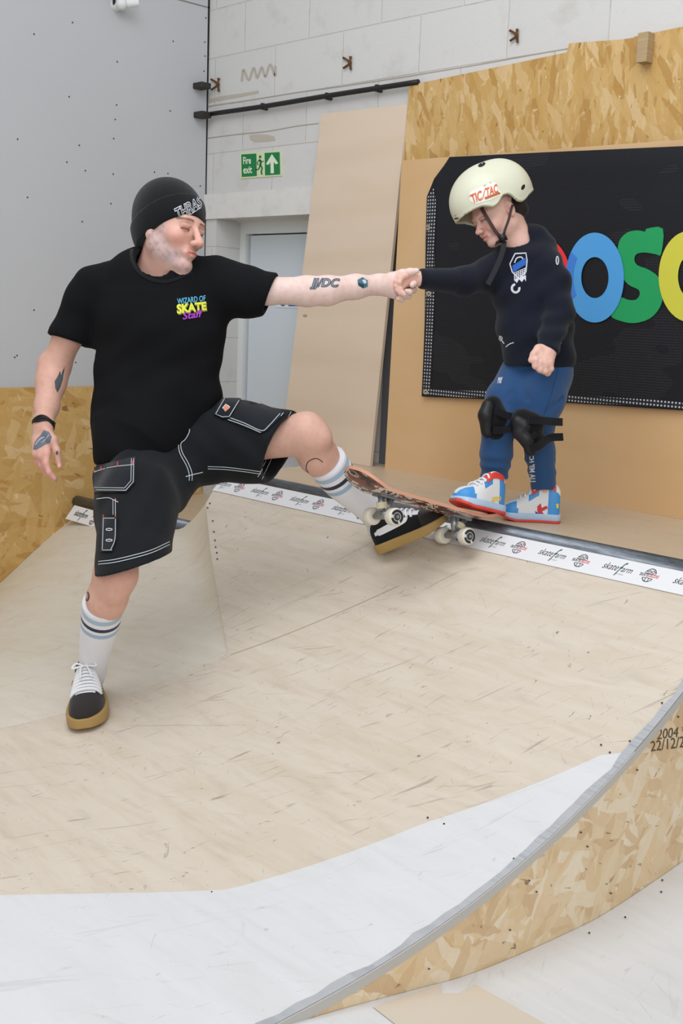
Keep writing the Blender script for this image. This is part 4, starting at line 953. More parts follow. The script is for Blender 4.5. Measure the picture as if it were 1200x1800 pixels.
# trim sleeve ends square, hollow them, open the neck
lo, hi = bnd([U(116, 640, 3.45), U(108, 690, 3.46)], .085); ts.op(half(U(125, 601, 3.44), VR*-.30-VU*.95, lo, hi), .002, 'cut')
lo, hi = bnd([U(522, 525, 3.36), U(550, 530, 3.35)], .09); ts.op(half(U(475, 519, 3.37), VR*.93-VU*.36, lo, hi), .002, 'cut')
ts.op(cone(U(117, 640, 3.46), U(126, 585, 3.44), .053, .050), .002, 'cut'); ts.op(cone(U(520, 522, 3.36), U(462, 515, 3.375), .051, .048), .002, 'cut')
ts.op(cone(HO+(neckb-HO)*.5, neckb+VU*.016+VF*-.055+VR*.018, .062, .075), .006, 'cut')
# bottom hem follows the waistband line up to the right
lo, hi = bnd([U(236, 860, 3.3), U(236, 900, 3.55), U(160, 860, 3.4), U(330, 860, 3.4)], .06); ts.op(half(U(200, 818, 3.4), -VU, lo-np.array([.0, .0, .02]), hi), .002, 'cut')
tee = make('t_shirt', ts, M_TEE, body, 3); tt = bvh(tee)
# neck band
nb = [(232, 438), (231, 450), (236, 466), (248, 481), (266, 491), (288, 495), (306, 491), (322, 485), (338, 478)]
decal('neck_band', stroke_art(cr(nb, 6), 6), tt, M_KNIT, tee, 5, .0015, .06)
c1 = quad_art(text_art('WIZARD OF', .012), (311, 525), (361, 519), (361, 529), (312, 535))
c2 = quad_art(text_art('SKATE', .045), (310, 535), (362, 530), (363, 545), (311, 552))
c2b = quad_art(text_art('SKATE', .06), (311, 536.5), (363, 531.5), (364, 547), (312, 554))
c3 = quad_art(text_art('Staff', .02, .25), (320, 550), (356, 544), (357, 557), (321, 562))
decal('chest_print_blue', c1, tt, flat('5fb6d8', .7), tee, 5, .0016); decal('chest_print_shadow', c2b, tt, flat('8a8f35', .7), tee, 5, .0012); decal('chest_print_yellow', c2, tt, flat('dfe04a', .7), tee, 5, .0019); decal('chest_print_purple', c3, tt, flat('a63fb8', .7), tee, 5, .0022)
# ------------------------------------------------------------------ shorts
M_SHORT = fabric('black_twill', '0e1114', '15191d', 1300, .3, .8, .05)
sh = Field(*bnd([U(200, 960, 2.93), U(230, 1080, 2.90), U(150, 800, 3.3), U(545, 800, 3.4), U(250, 1020, 3.1), U(340, 700, 3.6), U(340, 700, 3.3)], .06), .0050)
w1 = wsum(wrinkle(.0030, 60, VR+VU*.35, 12, VU, 0), wrinkle(.0022, 95, VR*.9-VU*.5, 10, VU, 2)); w2 = wsum(wrinkle(.0030, 55, VU+VR*.7, 12, VR, 1), wrinkle(.002, 80, VR+VU*.9, 9, VU, 2))
sh.op(cone(U(256, 780, 3.42), U(330, 765, 3.50), .098, .098, VF, .8), .04, wob=w1)
sh.op(cone(U(243, 832, 3.38), U(242, 880, 3.25), .106, .110), .03, wob=w1); sh.op(cone(U(242, 880, 3.25), U(236, 992, 3.10), .110, .105), .02, wob=w1); sh.op(cone(U(236, 992, 3.10), U(233, 1075, 3.0), .105, .102), .01)
sh.op(cone(U(196, 840, 3.35), U(200, 985, 3.17), .050, .045), .03, wob=w1)
sh.op(cone(U(330, 772, 3.50), U(420, 772, 3.47), .118, .118), .03, wob=w2); sh.op(cone(U(420, 772, 3.47), U(500, 787, 3.44), .118, .112), .02, wob=w2); sh.op(cone(U(500, 787, 3.44), U(560, 799, 3.41), .112, .108), .01)
sh.op(cone(U(330, 800, 3.46), U(295, 860, 3.36), .085, .07), .05, wob=w1); sh.op(cone(U(345, 808, 3.45), U(445, 812, 3.44), .068, .066), .03, wob=w2)
lo, hi = bnd([U(236, 1045, 3.12), U(233, 1130, 3.0)], .15); sh.op(half(U(235, 992, 3.08), VR*.27-VU*.95+VF*.10, lo, hi), .002, 'cut')
lo, hi = bnd([U(565, 790, 3.42), U(640, 810, 3.38)], .155); nL = VR*.88-VU*.40-VF*.26; sh.op(half(U(492, 786, 3.44), nL, lo, hi), .002, 'cut')
sh.op(cone(U(236, 1070, 3.03), U(238, 975, 3.12), .084, .080), .003, 'cut'); sh.op(cone(U(560, 797, 3.41), U(462, 782, 3.455), .098, .092), .003, 'cut')
shorts = make('shorts', sh, M_SHORT, body, 3); st_ = bvh(shorts)
ST = flat('b9c0c2', .8); RD = flat('c8433a', .8)
def stitch(pts, w=1.3, m=None, par=None, smoothn=5, name='stitching'): return decal(name, stroke_art(cr(pts, smoothn), w), st_, m or ST, par or shorts, 5, .0016, .08)
# hem stitching
stitch([(173, 992), (200, 989), (235, 981), (268, 971), (298, 957)], 1.2); stitch([(173, 987), (200, 984), (235, 976), (268, 966), (298, 952)], 1.2)
stitch([(517, 727), (503, 752), (487, 785), (472, 818), (460, 842)], 1.2); stitch([(511, 724), (496, 750), (480, 783), (465, 815), (453, 838)], 1.2)
stitch([(365, 820), (395, 821), (430, 825), (458, 829)], 1.2); stitch([(365, 824), (395, 825), (430, 829), (458, 833)], 1.2)
# fly and crotch seams
stitch([(330, 745), (333, 758), (326, 772), (318, 780), (320, 795), (331, 815), (337, 832), (337, 845)], 1.2); stitch([(326, 745), (328, 758), (321, 770), (314, 779), (316, 797), (327, 818), (332, 833), (332, 845)], 1.2); stitch([(326, 838), (340, 834), (356, 830)], 1.4)
# pocket flap on the standing leg
M_FLAP = fabric('flap_twill', '11161b', '171d23', 1300, .3, .8)
flap = decal('pocket_flap', poly_art([(160, 822), (238, 804), (237, 848), (222, 866), (163, 865), (155, 852)]), st_, M_FLAP, shorts, 6, .0060, .1)
ft = bvh(flap) if flap else st_
def fst(pts, w=1.2, m=None, n=4): return decal('flap_stitching', stroke_art(cr(pts, n), w), ft, m or ST, flap or shorts, 5, .0016, .08)
fst([(235, 806), (234, 847), (221, 862)], 1.1, n=1); fst([(221, 862), (164, 861), (158, 852), (162, 832)], 1.1, n=1); fst([(231, 806), (230, 845), (219, 858), (166, 857)], 1.0, n=1); fst([(161, 832), (180, 825), (205, 820), (235, 817)], 1.1)
for a, b in (((207, 812), (206.5, 820)), ((233, 810), (233, 817)), ((178, 820), (177, 828)), ((167, 826), (166, 832))): fst([a, b], 2.0, RD, 1)
stitch([(170, 877), (190, 875), (200, 879), (208, 883)]); 
for s_ in (0, 4): stitch([(203-s_, 878), (203-s_, 905)], 1.1, smoothn=1)
tool = decal('tool_pocket', poly_art([(181, 910), (207, 910), (206, 948), (198, 970), (178, 970), (179, 930)]), st_, M_FLAP, shorts, 6, .0055, .1)
tt2 = bvh(tool) if tool else st_
for pts in ([(181, 911), (206, 911)], [(203, 912), (202, 948), (195, 966)], [(182, 912), (180, 966)], [(180, 967), (197, 967)]): decal('pocket_stitching', stroke_art(cr(pts, 4), 1.1), tt2, ST, tool or shorts, 5, .0014, .08)
for y in (931, 950): decal('button_loop', ring_art(192, y, 6, 2.4, 1.2, 20), tt2, flat('d8dada'), tool or shorts, 4, .0018, .08)
for x, y in ((203, 878), (203, 907), (182, 907)): stitch([(x, y-2), (x, y+3)], 2.2, RD, smoothn=1)
# thigh pocket on the raised leg
tp_ = decal('thigh_pocket', poly_art([(398, 700), (430, 700), (490, 722), (500, 727), (470, 757), (458, 762), (396, 737), (385, 730)]), st_, M_FLAP, shorts, 6, .0045, .1)
tt3 = bvh(tp_) if tp_ else st_
for pts in ([(396, 736), (430, 748), (459, 761)], [(459, 761), (474, 754), (498, 726)], [(398, 732), (430, 744), (459, 757), (471, 750), (492, 727)]): decal('pocket_stitching', stroke_art(cr(pts, 3), 1.2), tt3, ST, tp_ or shorts, 5, .0014, .08)
fl2 = decal('pocket_tab', poly_art([(393, 697), (424, 703), (405, 735), (391, 736), (376, 729)]), tt3 if False else st_, M_FLAP, shorts, 5, .0078, .1)
tt4 = bvh(fl2) if fl2 else st_
decal('tab_stitching', art_join([stroke_art(np.array([(395, 700), (379, 728), (391, 733), (403, 732), (420, 704)]), 1.2)]), tt4, ST, fl2 or shorts, 5, .0014, .08)
decal('woven_badge', poly_art([(391, 717), (399, 710), (404, 717), (396, 724)]), tt4, flat('d98a6a'), fl2 or shorts, 4, .0014, .08); decal('badge_edge', art_join([stroke_art(np.array([(391, 718), (397, 711), (404, 716)]), 1.6)]), tt4, flat('cfd6e4'), fl2 or shorts, 4, .002, .08)
# ------------------------------------------------------------------ socks
kt = [(.016, .034, 'a4bacd'), (.050, .064, '2c3245'), (.076, .092, '9db6cc')]
sockR = sockm('sock', [U(182, 1060, 3.145), U(176, 1095, 3.20), U(168, 1140, 3.27), U(163, 1178, 3.33), U(157, 1204, 3.38)], [.0575, .055, .046, .039, .034], body, kt, bumps=((.30, .012, .003), (.33, .010, .003), (.365, .012, .004)))
sockL = sockm('sock', [U(573, 812, 3.50), U(600, 846, 3.56), U(635, 880, 3.64), U(662, 910, 3.70), U(668, 935, 3.72)], [.0635, .060, .050, .043, .041], body, kt, bumps=((.30, .01, .003),))
# ------------------------------------------------------------------ skate shoes
M_SUEDE = fabric('dark_suede', '2b2725', '35302d', 500, .4); M_BLK = fabric('black_canvas', '121214', '1a1a1d', 900, .3); M_GUM = flat('a98a52', .5); M_WHT = flat('dadbdc', .6); M_LACE = flat('e4e5e6', .8)
hpS = [(0, .40, .045), (.03, .62, .062), (.12, .72, .078), (.30, .74, .086), (.42, .80, .082), (.55, .94, .066), (.68, 1.0, .050), (.80, .98, .042), (.90, .84, .034), (.97, .55, .024), (1, .32, .012)]
def stS(s, a): return 1 if s > .72 else (2 if .33 < a < .67 and s > .34 else 0)
T0 = A3(-2.600, 1.600, arcz(1.60)+.002); bk = A3(-.845, .535, 0); H1 = T0+bk*.285; H1[2] = arcz(H1[1])+.002
upn = np.cross(T0-H1, A3(-.535, -.845, 0)); upn = upn if upn[2] > 0 else -upn
s1, so1, P1, B1 = shoe(H1, T0-H1, upn+A3(0, -.04, 0), .285, .108, hpS, .040, [M_BLK, M_SUEDE, M_WHT, M_GUM], body, stS, False, 'planted black suede skate shoe')
laces(P1, s1, M_LACE, .40, .70, 8, .20, .80, .0046)
def stripe(P, up, side, mat):
    f_ = (lambda a: a) if side > 0 else (lambda a: 1-a)
    pts = [(.12, .20), (.25, .18), (.40, .19), (.52, .24), (.58, .30), (.60, .24), (.585, .15), (.50, .115), (.40, .10), (.25, .10), (.12, .11)]
    mid = [(.08, .15), (.2, .14), (.35, .145), (.47, .17), (.56, .22), (.60, .30)]; Pm = cr(mid, 6); V = []
    for i, (s, a) in enumerate(Pm): w = .046*(1 if i > 2 else .6); V += [P(s, pi*f_(a-w), .0016), P(s, pi*f_(a+w), .0016)]
    o = mesh('side_stripe', V, [[2*i, 2*i+1, 2*i+3, 2*i+2] for i in range(len(Pm)-1)], mat, up, smooth=True); return o
stripe(P1, s1, 1, M_WHT); stripe(P1, s1, -1, M_WHT)
bow = []
c0 = P1(.42, pi*.5, .010)
for q in (-1, 1): bow.append(tube(cr([c0, c0+B1@A3(.004, q*.022, .012), c0+B1@A3(.016, q*.034, .004), c0+B1@A3(.010, q*.012, .004), c0], 6), .003, 6)); bow.append(tube(cr([c0, c0+B1@A3(.022, q*.010, .004), c0+B1@A3(.055, q*.016+.004, -.012)], 6), .0026, 6))
V, F = joinm(bow); mesh('lace_bow', V, F, M_LACE, s1, smooth=True)
H2 = U(667, 972, 3.69); T2 = U(786, 920, 3.60)
f2 = T2-H2; s2, so2, P2, B2 = shoe(H2, f2, VU*.90-VR*.10-VF*.22, .258, .100, hpS, .032, [M_BLK, M_SUEDE, M_WHT, M_GUM], body, stS, True, 'raised black suede skate shoe under the board')
laces(P2, s2, M_LACE, .36, .64, 6, .28, .72, .0040)
stripe(P2, s2, 1, M_WHT); stripe(P2, s2, -1, M_WHT)
# ------------------------------------------------------------------ bracelet and tattoos
ax = wrR-elR; ax = ax/np.linalg.norm(ax); bc = wrR-ax*.006; e1 = np.cross(ax, VF); e1 /= np.linalg.norm(e1); e2 = np.cross(ax, e1)
parts = []
for k in range(3):
    c = bc+ax*(k*.0055-.005); R_ = .031; parts.append(tube([c+R_*(cos(a)*e1+sin(a)*e2)+ax*.004*sin(3*a+k) for a in np.linspace(0, 2*pi, 40)], .0034, 6, False))
V, F = joinm(parts); mesh('bracelet', V, F, flat('141314', .6), body, smooth=True)['label'] = 'black braided bracelet'
INK = flat('4c5460', .7); INK2 = flat('6d7783', .7)
ac = quad_art(text_art('JJ/DC', .02, .25), (545, 489), (597, 490), (596, 509), (545, 508))
decal('forearm_tattoo', outl(ac, 1.7), sktree, INK, body, 4, .0008, .05); decal('forearm_tattoo_fill', ac, sktree, flat('9aa3ad', .7), body, 4, .0006, .05)
decal('cube_tattoo', poly_art([(628, 492), (637, 487), (646, 493), (646, 504), (638, 507), (629, 501)]), sktree, flat('3d6f7d', .7), body, 4, .0006, .05)
decal('cube_tattoo_line', poly_art([(636, 493), (641, 491), (645, 497), (640, 499)]), sktree, flat('c6cdd0', .7), body, 3, .001, .05); decal('cube_tattoo_base', poly_art([(629, 497), (640, 500), (638, 507), (630, 502)]), sktree, flat('2b3a48', .7), body, 3, .001, .05)
decal('elbow_tattoo', poly_art([(114, 644), (112, 655), (110, 668), (106, 680), (101, 690), (97, 682), (96, 670), (101, 662), (106, 652), (107, 660), (110, 652)]), sktree, flat('4d5659', .7), body, 4, .0006, .05)
decal('hand_tattoo', poly_art([(77, 756), (86, 759), (91, 768), (88, 778), (80, 781), (72, 786), (63, 791), (58, 790), (61, 778), (66, 770), (72, 764)]), sktree, flat('646d78', .7), body, 3, .0006, .05)
decal('hand_tattoo_light', art_join([stroke_art(cr([(62, 782), (70, 772), (78, 768)], 4), 2.2), stroke_art(cr([(74, 778), (82, 770), (86, 764)], 4), 1.6)]), sktree, flat('a9a5a8', .7), body, 3, .001, .05)
decal('thumb_tattoo', ring_art(100, 796, 2.2, 3.6, 2.2, 10), sktree, INK, body, 3, .0006, .05)
decal('calf_tattoo', stroke_art(cr([(542, 831), (538, 824), (540, 814), (547, 808), (556, 806), (563, 809), (567, 813)], 5), 1.5), sktree, flat('3c3436', .7), body, 4, .0008, .05)
decal('shin_tattoo', art_join([ring_art(153, 1048, 4.5, 9, 3.2, 20)]), sktree, flat('5a4a48', .7), body, 3, .0008, .05)
# ================================================================== child
FC = 3.62
KO = U(874, 374, FC); KB = basis(-VR*.84-VU*.44-VF*.26, VU*.86-VR*.46-VF*.05); ks = .86
pieces = []
kneck = U(912, 432, 3.64)
def b_khead(f):
    g = head_sdf(f, KO, KB, ks, True); f.op(cone(g(-.030, 0, -.045), kneck, .044, .050), .025)
lo, hi = bnd([KO, kneck], .13); piece(lo, hi, .0023, b_khead, 1)
# near hand, a loose fist
def b_knear(f):
    chain(f, [U(985, 560, 3.56), U(970, 600, 3.50), U(961, 620, 3.478)], [.030, .026, .025], .01)
    f.op(cone(U(960, 617, 3.475), U(956, 633, 3.463), .029, .032, VF, .62), .012)
    f.op(cone(U(948, 614, 3.465), U(943, 634, 3.458), .016, .014), .010)
    chain(f, [U(945, 613, 3.462), U(938, 623, 3.452), U(933, 633, 3.450)], [.0125, .0110, .0092], .006)
    for k, (a, b, c) in enumerate((((941, 633), (941, 643), (948, 649)), ((949, 637), (949, 649), (955, 653)), ((958, 639), (958, 652), (963, 656)), ((966, 637), (968, 648), (961, 657)))):
        q_ = (.0115, .0115, .0110, .0098)[k]; F0 = 3.446+.003*k; chain(f, [U(*a, F0), U(*b, F0+.004), U(*c, F0+.018)], [q_, q_*.92, q_*.8], .0045)
lo, hi = bnd([U(985, 555, 3.56), U(930, 665, 3.43), U(975, 665, 3.48)], .04); piece(lo, hi, .0020, b_knear, 1)
def b_kfar(f):
    chain(f, [U(800, 492, 3.55), U(750, 490, 3.47), U(733, 490, 3.445)], [.030, .024, .021], .01)
    f.op(cone(U(734, 490, 3.445), U(712, 493, 3.440), .020, .023, VF, .75), .012)
    for k, (a, b, c, d) in enumerate((((712, 485), (701, 487), (697, 495), (702, 501)), ((711, 490), (700, 494), (697, 503), (704, 508)), ((711, 496), (701, 501), (699, 510), (707, 514)), ((712, 501), (704, 508), (703, 515), (710, 518)))):
        r = (.0098, .0096, .0090, .0080)[k]; chain(f, [U(*a, 3.432), U(*b, 3.420), U(*c, 3.409), U(*d, 3.405)], [r, r, r*.92, r*.85], .0035)
    chain(f, [U(722, 484, 3.432), U(712, 484, 3.415), U(704, 489, 3.402), U(702, 496, 3.398)], [.0105, .0095, .0088, .0078], .006)
lo, hi = bnd([U(800, 492, 3.55), U(690, 530, 3.38), U(690, 470, 3.46)], .04); piece(lo, hi, .0020, b_kfar, 1)
def b_kbody(f):
    f.op(cone(U(935, 490, 3.65), U(948, 640, 3.66), .068, .07), .02); f.op(cone(U(922, 440, 3.65), U(935, 490, 3.65), .045, .066), .02)
    chain(f, [U(955, 475, 3.62), U(982, 545, 3.57), U(962, 612, 3.49)], [.03, .026, .019], .01)
    chain(f, [U(900, 470, 3.66), U(820, 498, 3.58), U(742, 490, 3.456)], [.03, .026, .020], .01)
    chain(f, [U(960, 650, 3.66), U(936, 748, 3.62), U(955, 845, 3.705), U(960, 880, 3.72)], [.05, .036, .026, .024], .01)
    chain(f, [U(918, 655, 3.68), U(878, 745, 3.61), U(869, 835, 3.64), U(868, 860, 3.645)], [.05, .036, .026, .024], .01)
lo, hi = bnd([U(935, 480, 3.64), U(800, 490, 3.55), U(985, 545, 3.57), U(930, 895, 3.6), U(870, 895, 3.66)], .11); piece(lo, hi, .0055, b_kbody, 2)
V, Q = bridge(pieces, [(0, 3, U(915, 440, 3.7)), (1, 3, U(980, 565, 3.56)), (2, 3, U(795, 492, 3.56))])
C = np.tile(L3('e3b9a8'), (len(V), 1)); nh = len(pieces[0][0]); Ch = C[:nh]; head_colors(V[:nh], Ch, KO, KB, ks, True)
Qk = (V[:nh]-KO)@KB/ks; hair = (1/(1+np.exp((Qk[:, 0]+.025+.0*Qk[:, 2])/.004)))*(Qk[:, 2] > -.055-.0*Qk[:, 0]); C[:nh] = Ch
kid = mesh('person', V, Q, M_KSKIN, None, smooth=True, col=C)
tag(kid, 'small child in cream helmet, navy sweatshirt and blue trousers standing on the deck edge', 'person')
kt_ = bvh(kid)
# hair at the nape and temple
M_HAIR = fabric('dark_brown_hair', '1c1512', '2a1f19', 400, .6, .6)
hf_ = Field(*bnd([KO], .12), .003)
def kg(x, y, z): return KO+KB@(A3(x, y, z)*ks)
hf_.op(ell(kg(-.040, 0, .010), A3(.076, .074, .080)*ks, KB), 0); hf_.op(cone(kg(-.085, -.03, -.035), kg(-.085, .03, -.035), .018*ks, .018*ks), .02)
make('hair', hf_, M_HAIR, kid, 1)
# ------------------------------------------------------------------ helmet
t = NT('cream_helmet_shell'); v = t.uv(src='Object'); t.col(t.mix(t.noise(v, 8, 4), lin('cfd0b4'), lin('dad9c2'))).set(.42, spec=.5, coat=.1); M_HEL = t.m
HC = U(862, 345, FC); hx = basis(-VR*.90-VU*.33-VF*.22, VU*.92-VR*.36)
# brim outline from the side, in helmet axes
bp = [(786, 400), (794.7, 396.7), (806, 390), (817, 385), (828, 381.5), (838, 382), (847, 383), (852, 380), (857, 375), (860, 368), (864, 363), (873, 360), (880, 362), (885, 365), (891, 368), (897, 369.5), (905, 367), (911, 362), (917, 354), (926, 345), (935, 337), (945, 330)]
bq = np.array([(U(x, y, FC)-HC)@hx for x, y in bp]); o_ = np.argsort(bq[:, 0]); bx = bq[o_, 0]; bz = bq[o_, 2]
he = Field(*bnd([HC], .17), .0030)
he.op(ell(HC+hx@A3(.004, 0, -.010), A3(.136, .108, .118), hx), 0)
he.op(ell(HC+hx@A3(-.040, 0, .0), A3(.092, .102, .104), hx), .02)
sl, G = he.sub(he.lo, he.lo+he.n*he.h); q = (G-HC.astype(np.float32))@hx.astype(np.float32); zb = np.interp(q[..., 0], bx, bz); zb = zb-.0*np.abs(q[..., 1])
outer = he.a[sl].copy()
he.a[sl] = np.maximum(outer-.0018*np.exp(-((q[..., 2]-zb)/.006)**2), (zb-q[..., 2])*.85); he.a[sl] = np.maximum(he.a[sl], -(outer+.012))
for (x, y, rx, ry) in ((847, 290, 7.5, 3.6), (919, 329, 3.4, 5.5), (802, 384, 3.6, 1.5)):
    d = ray(x, y); d /= np.linalg.norm(d)
    for F_ in (FC-.12,): 
        c = U(x, y, F_+.02); he.op(cone(U(x-rx*.6, y+(1 if rx > ry else ry*.6), FC-.16), U(x+rx*.6, y-(1.5 if rx > ry else ry*.6), FC-.16), .0035, .0035), 0) if False else None
helmet = make('helmet', he, M_HEL, kid, 1)
ht = bvh(helmet)
def ellp(cx, cy, a, b, r=0, n=18): return poly_art([(cx+a*cos(k)*cos(r)-b*sin(k)*sin(r), cy+a*cos(k)*sin(r)+b*sin(k)*cos(r)) for k in np.linspace(0, 2*pi, n+1)[:-1]])
for x, y, a, b, r in ((846.5, 289.5, 7, 3.4, -.45), (919, 329, 5.2, 2.8, -1.1), (802, 384, 4.2, 1.3, -.2)): decal('vent', ellp(x, y, a, b, r), ht, flat('1d1d1b', .9), helmet, 4, .0008, .05)
for x, y in ((845, 371), (900, 358), (800, 379), (817, 377)): decal('rivet', ellp(x, y, 2.6 if y < 372 else 1.2, 2.6 if y < 372 else 1.2), ht, flat('a9a896', .3, .8), helmet, 4, .0012, .05)
decal('sticker', poly_art([(822, 345), (828, 336), (846, 328), (862, 320), (870, 321), (874, 332), (880, 336), (879, 343), (860, 352), (835, 359), (826, 353)]), ht, flat('e8e6dd', .5), helmet, 5, .0009, .05)
tic = quad_art(text_art('TIC', .03, .1), (825, 343), (846, 334), (847, 352), (832, 358)); tac = quad_art(text_art('TAC', .03, .1), (853, 331), (873, 323), (876, 338), (855, 347))
decal('sticker_lettering', art_join([tic, tac, stroke_art(np.array([(847.5, 351), (853, 330)]), 1.3)]), ht, flat('d8622c', .5), helmet, 4, .0014, .05)
decal('sticker_band', poly_art([(851, 347), (877, 337), (879, 341), (853, 351)]), ht, flat('b5672c', .5), helmet, 4, .0013, .05)
# straps
M_STRAP = flat('3a211b', .6); M_BUCK = flat('121212', .4)
def ribbon(pts, w, th, nrm, name, mat, parent):
    P = cr(pts, 6); T = np.gradient(P, axis=0); T /= np.linalg.norm(T, axis=1)[:, None]; V = []
    for p, t_ in zip(P, T):
        s = np.cross(t_, nrm); s /= np.linalg.norm(s); m = np.cross(s, t_); V += [p+s*w/2+m*th/2, p-s*w/2+m*th/2, p-s*w/2-m*th/2, p+s*w/2-m*th/2]
    n = len(P); F = [[4*i+k, 4*i+(k+1) % 4, 4*i+4+(k+1) % 4, 4*i+4+k] for i in range(n-1) for k in range(4)]+[[0, 1, 2, 3], [4*n-4, 4*n-3, 4*n-2, 4*n-1]]
    o = mesh(name, V, F, mat, parent); fixn(o); return o
sfr = ribbon([U(846, 365, 3.552), U(853, 378, 3.548), U(862, 393, 3.545), U(872, 409, 3.548), U(880, 417, 3.552)], .011, .002, -VF, 'front_strap', M_STRAP, helmet)
ribbon([U(901, 360, 3.550), U(898, 368, 3.545), U(894, 385, 3.545), U(888, 402, 3.548), U(884, 416, 3.552)], .008, .002, -VF, 'rear_strap', M_STRAP, helmet)
bk_ = mesh('chin_buckle', *boxm((-.012, -.008, -.012), (.012, .008, .012)), M_BUCK, None) if False else None
V, F = tube([U(880, 412, 3.548), U(886, 424, 3.552)], .013, 10); mesh('chin_buckle', V, F, M_BUCK, helmet, smooth=True)
ribbon([U(884, 418, 3.550), U(878, 424, 3.565), U(868, 430, 3.60)], .010, .002, -VF, 'chin_strap', M_BUCK, helmet)
ribbon([U(886, 424, 3.548), U(882, 445, 3.540), U(872, 470, 3.53), U(857, 500, 3.52)], .016, .002, -VF, 'strap_tail', flat('14161b', .7), helmet)
# ------------------------------------------------------------------ sweatshirt
M_SW = fabric('navy_sweat', '10141f', '171c2a', 900, .3, .9, .1)
sw = Field(*bnd([U(735, 490, 3.45), U(1015, 640, 3.6), U(900, 400, 3.65), U(950, 640, 3.78), U(950, 640, 3.46)], .05), .0042)
wk = wsum(wrinkle(.0036, 60, VU+VR*.5, 14, VR, 1), wrinkle(.0018, 95, VU-VR*.7, 10, VU, 0))
LV = [lvl(893, 968, 432, 3.65), lvl(874, 985, 462, 3.65), lvl(866, 992, 505, 3.65), lvl(874, 1000, 560, 3.64), lvl(882, 1006, 600, 3.63), lvl(888, 1010, 628, 3.63)]
for (a, ra), (b, rb) in zip(LV[:-1], LV[1:]): sw.op(cone(a, b, ra, rb, VF, .80), .025, wob=wk)
sw.op(cone(U(960, 462, 3.60), U(972, 500, 3.575), .050, .052), .03, wob=wk); sw.op(cone(U(972, 500, 3.575), U(982, 548, 3.555), .052, .046), .02, wob=wk); sw.op(cone(U(982, 548, 3.555), U(962, 612, 3.487), .046, .036), .02, wob=wrinkle(.0028, 110, VU, 20, VR, 0))
chain(sw, [U(895, 462, 3.66), U(860, 482, 3.63), U(815, 495, 3.57), U(742, 490, 3.455)], [.062, .052, .043, .031], .025)
lo, hi = bnd([U(955, 640, 3.46)], .055)
sw.op(half(U(960, 616, 3.484), -VR*.45-VU*.88-VF*.2, lo, hi), .002, 'cut')
lo, hi = bnd([U(715, 490, 3.42)], .055); sw.op(half(U(737, 490, 3.449), -VR*.95+VF*-.2, lo, hi), .002, 'cut')
lo, hi = bnd([U(950, 690, 3.45), U(950, 690, 3.8), U(880, 690, 3.6), U(1020, 690, 3.6)], .05); sw.op(half(U(950, 634, 3.6), VR*-.02-VU, lo, hi), .002, 'cut')
sw.op(cone(KO, kneck, .04, .056), .004, 'cut')
sweat = make('sweatshirt', sw, M_SW, kid, 2); swt = bvh(sweat)
WH = flat('c9ccd2', .8)
hexp = [(905, 446), (924, 445), (926, 458), (924, 478), (912, 490), (900, 478), (896, 464)]
hexc = hexp+[hexp[0]]
decal('chest_emblem', art_join([stroke_art(np.array(hexc, float), 2.2), stroke_art(cr([(904, 462), (908, 454), (916, 452), (920, 458)], 4), 2), ]), swt, WH, sweat, 4, .0012, .06)
decal('chest_emblem_band', poly_art([(900, 467), (923, 453), (925, 464), (902, 479)]), swt, flat('2a62b8', .8), sweat, 4, .0016, .06)
decal('chest_emblem_mic', art_join([stroke_art(np.array([(904+3.6*k, 481-1.8*k), (905+3.2*k, 495-1.6*k)]), 1.2) for k in range(6)]+[stroke_art(np.array([(903, 480+3*k), (924, 471+3.4*k)]), 1.1) for k in range(5)]+[poly_art([(904, 491), (924, 485), (924, 495), (921, 490), (917, 496), (912, 491), (908, 498)])]), swt, WH, sweat, 4, .0014, .06)
decal('chest_letter', ring_art(906, 507, 8.5, 9, 4, 24, -.3, 4.6), swt, WH, sweat, 4, .0014, .06)
decal('waist_lettering', art_join([stroke_art(cr([(878, 590), (881, 597), (886, 604)], 4), 2.2), stroke_art(cr([(889, 610), (895, 605), (903, 602)], 4), 1.6), ring_art(880, 595, 3.5, 4.5, 1.5, 14)]), swt, WH, sweat, 4, .0014, .06)
decal('back_lettering', art_join([ring_art(979, 458, 3, 8, 2, 20)]), swt, WH, sweat, 4, .0014, .06)
# ------------------------------------------------------------------ trousers
M_TR = fabric('blue_jersey', '27476f', '305583', 800, .3, .9, .2)
tr = Field(*bnd([U(850, 640, 3.7), U(870, 800, 3.5), U(870, 860, 3.55), U(1015, 640, 3.6), U(930, 870, 3.6), U(860, 860, 3.7), U(950, 640, 3.5)], .06), .0040)
wt = wsum(wrinkle(.0055, 62, VU+VR*.5, 18, VR, 1), wrinkle(.0035, 105, VU-VR*.5, 14, VU, 0))
tr.op(cone(U(950, 625, 3.65), U(946, 650, 3.65), .104, .098, VF, .85), .02, wob=wt)
chain(tr, [U(963, 655, 3.64), U(950, 700, 3.61), U(940, 742, 3.60)], [.080, .074, .062], .025); chain(tr, [U(940, 742, 3.60), U(949, 795, 3.66), U(955, 856, 3.71)], [.058, .045, .041], .02)
chain(tr, [U(914, 656, 3.68), U(888, 702, 3.63), U(879, 742, 3.60)], [.066, .060, .052], .025); chain(tr, [U(876, 742, 3.59), U(872, 795, 3.62), U(869, 832, 3.64)], [.054, .048, .042], .02)
for c, r in ((U(948, 808, 3.68), .048), (U(952, 828, 3.70), .046)): tr.op(ell(c, A3(r, r, .012)), .012)
for c, r in ((U(872, 800, 3.62), .050), (U(870, 818, 3.63), .049), (U(868, 838, 3.64), .044)): tr.op(ell(c, A3(r, r, .012)), .012)
for p, nn_ in ((U(955, 861, 3.71), -VU), (U(869, 845, 3.645), -VU+VR*.1)):
    lo, hi = bnd([p-VU*.05], .055); tr.op(half(p, nn_, lo, hi), .002, 'cut')
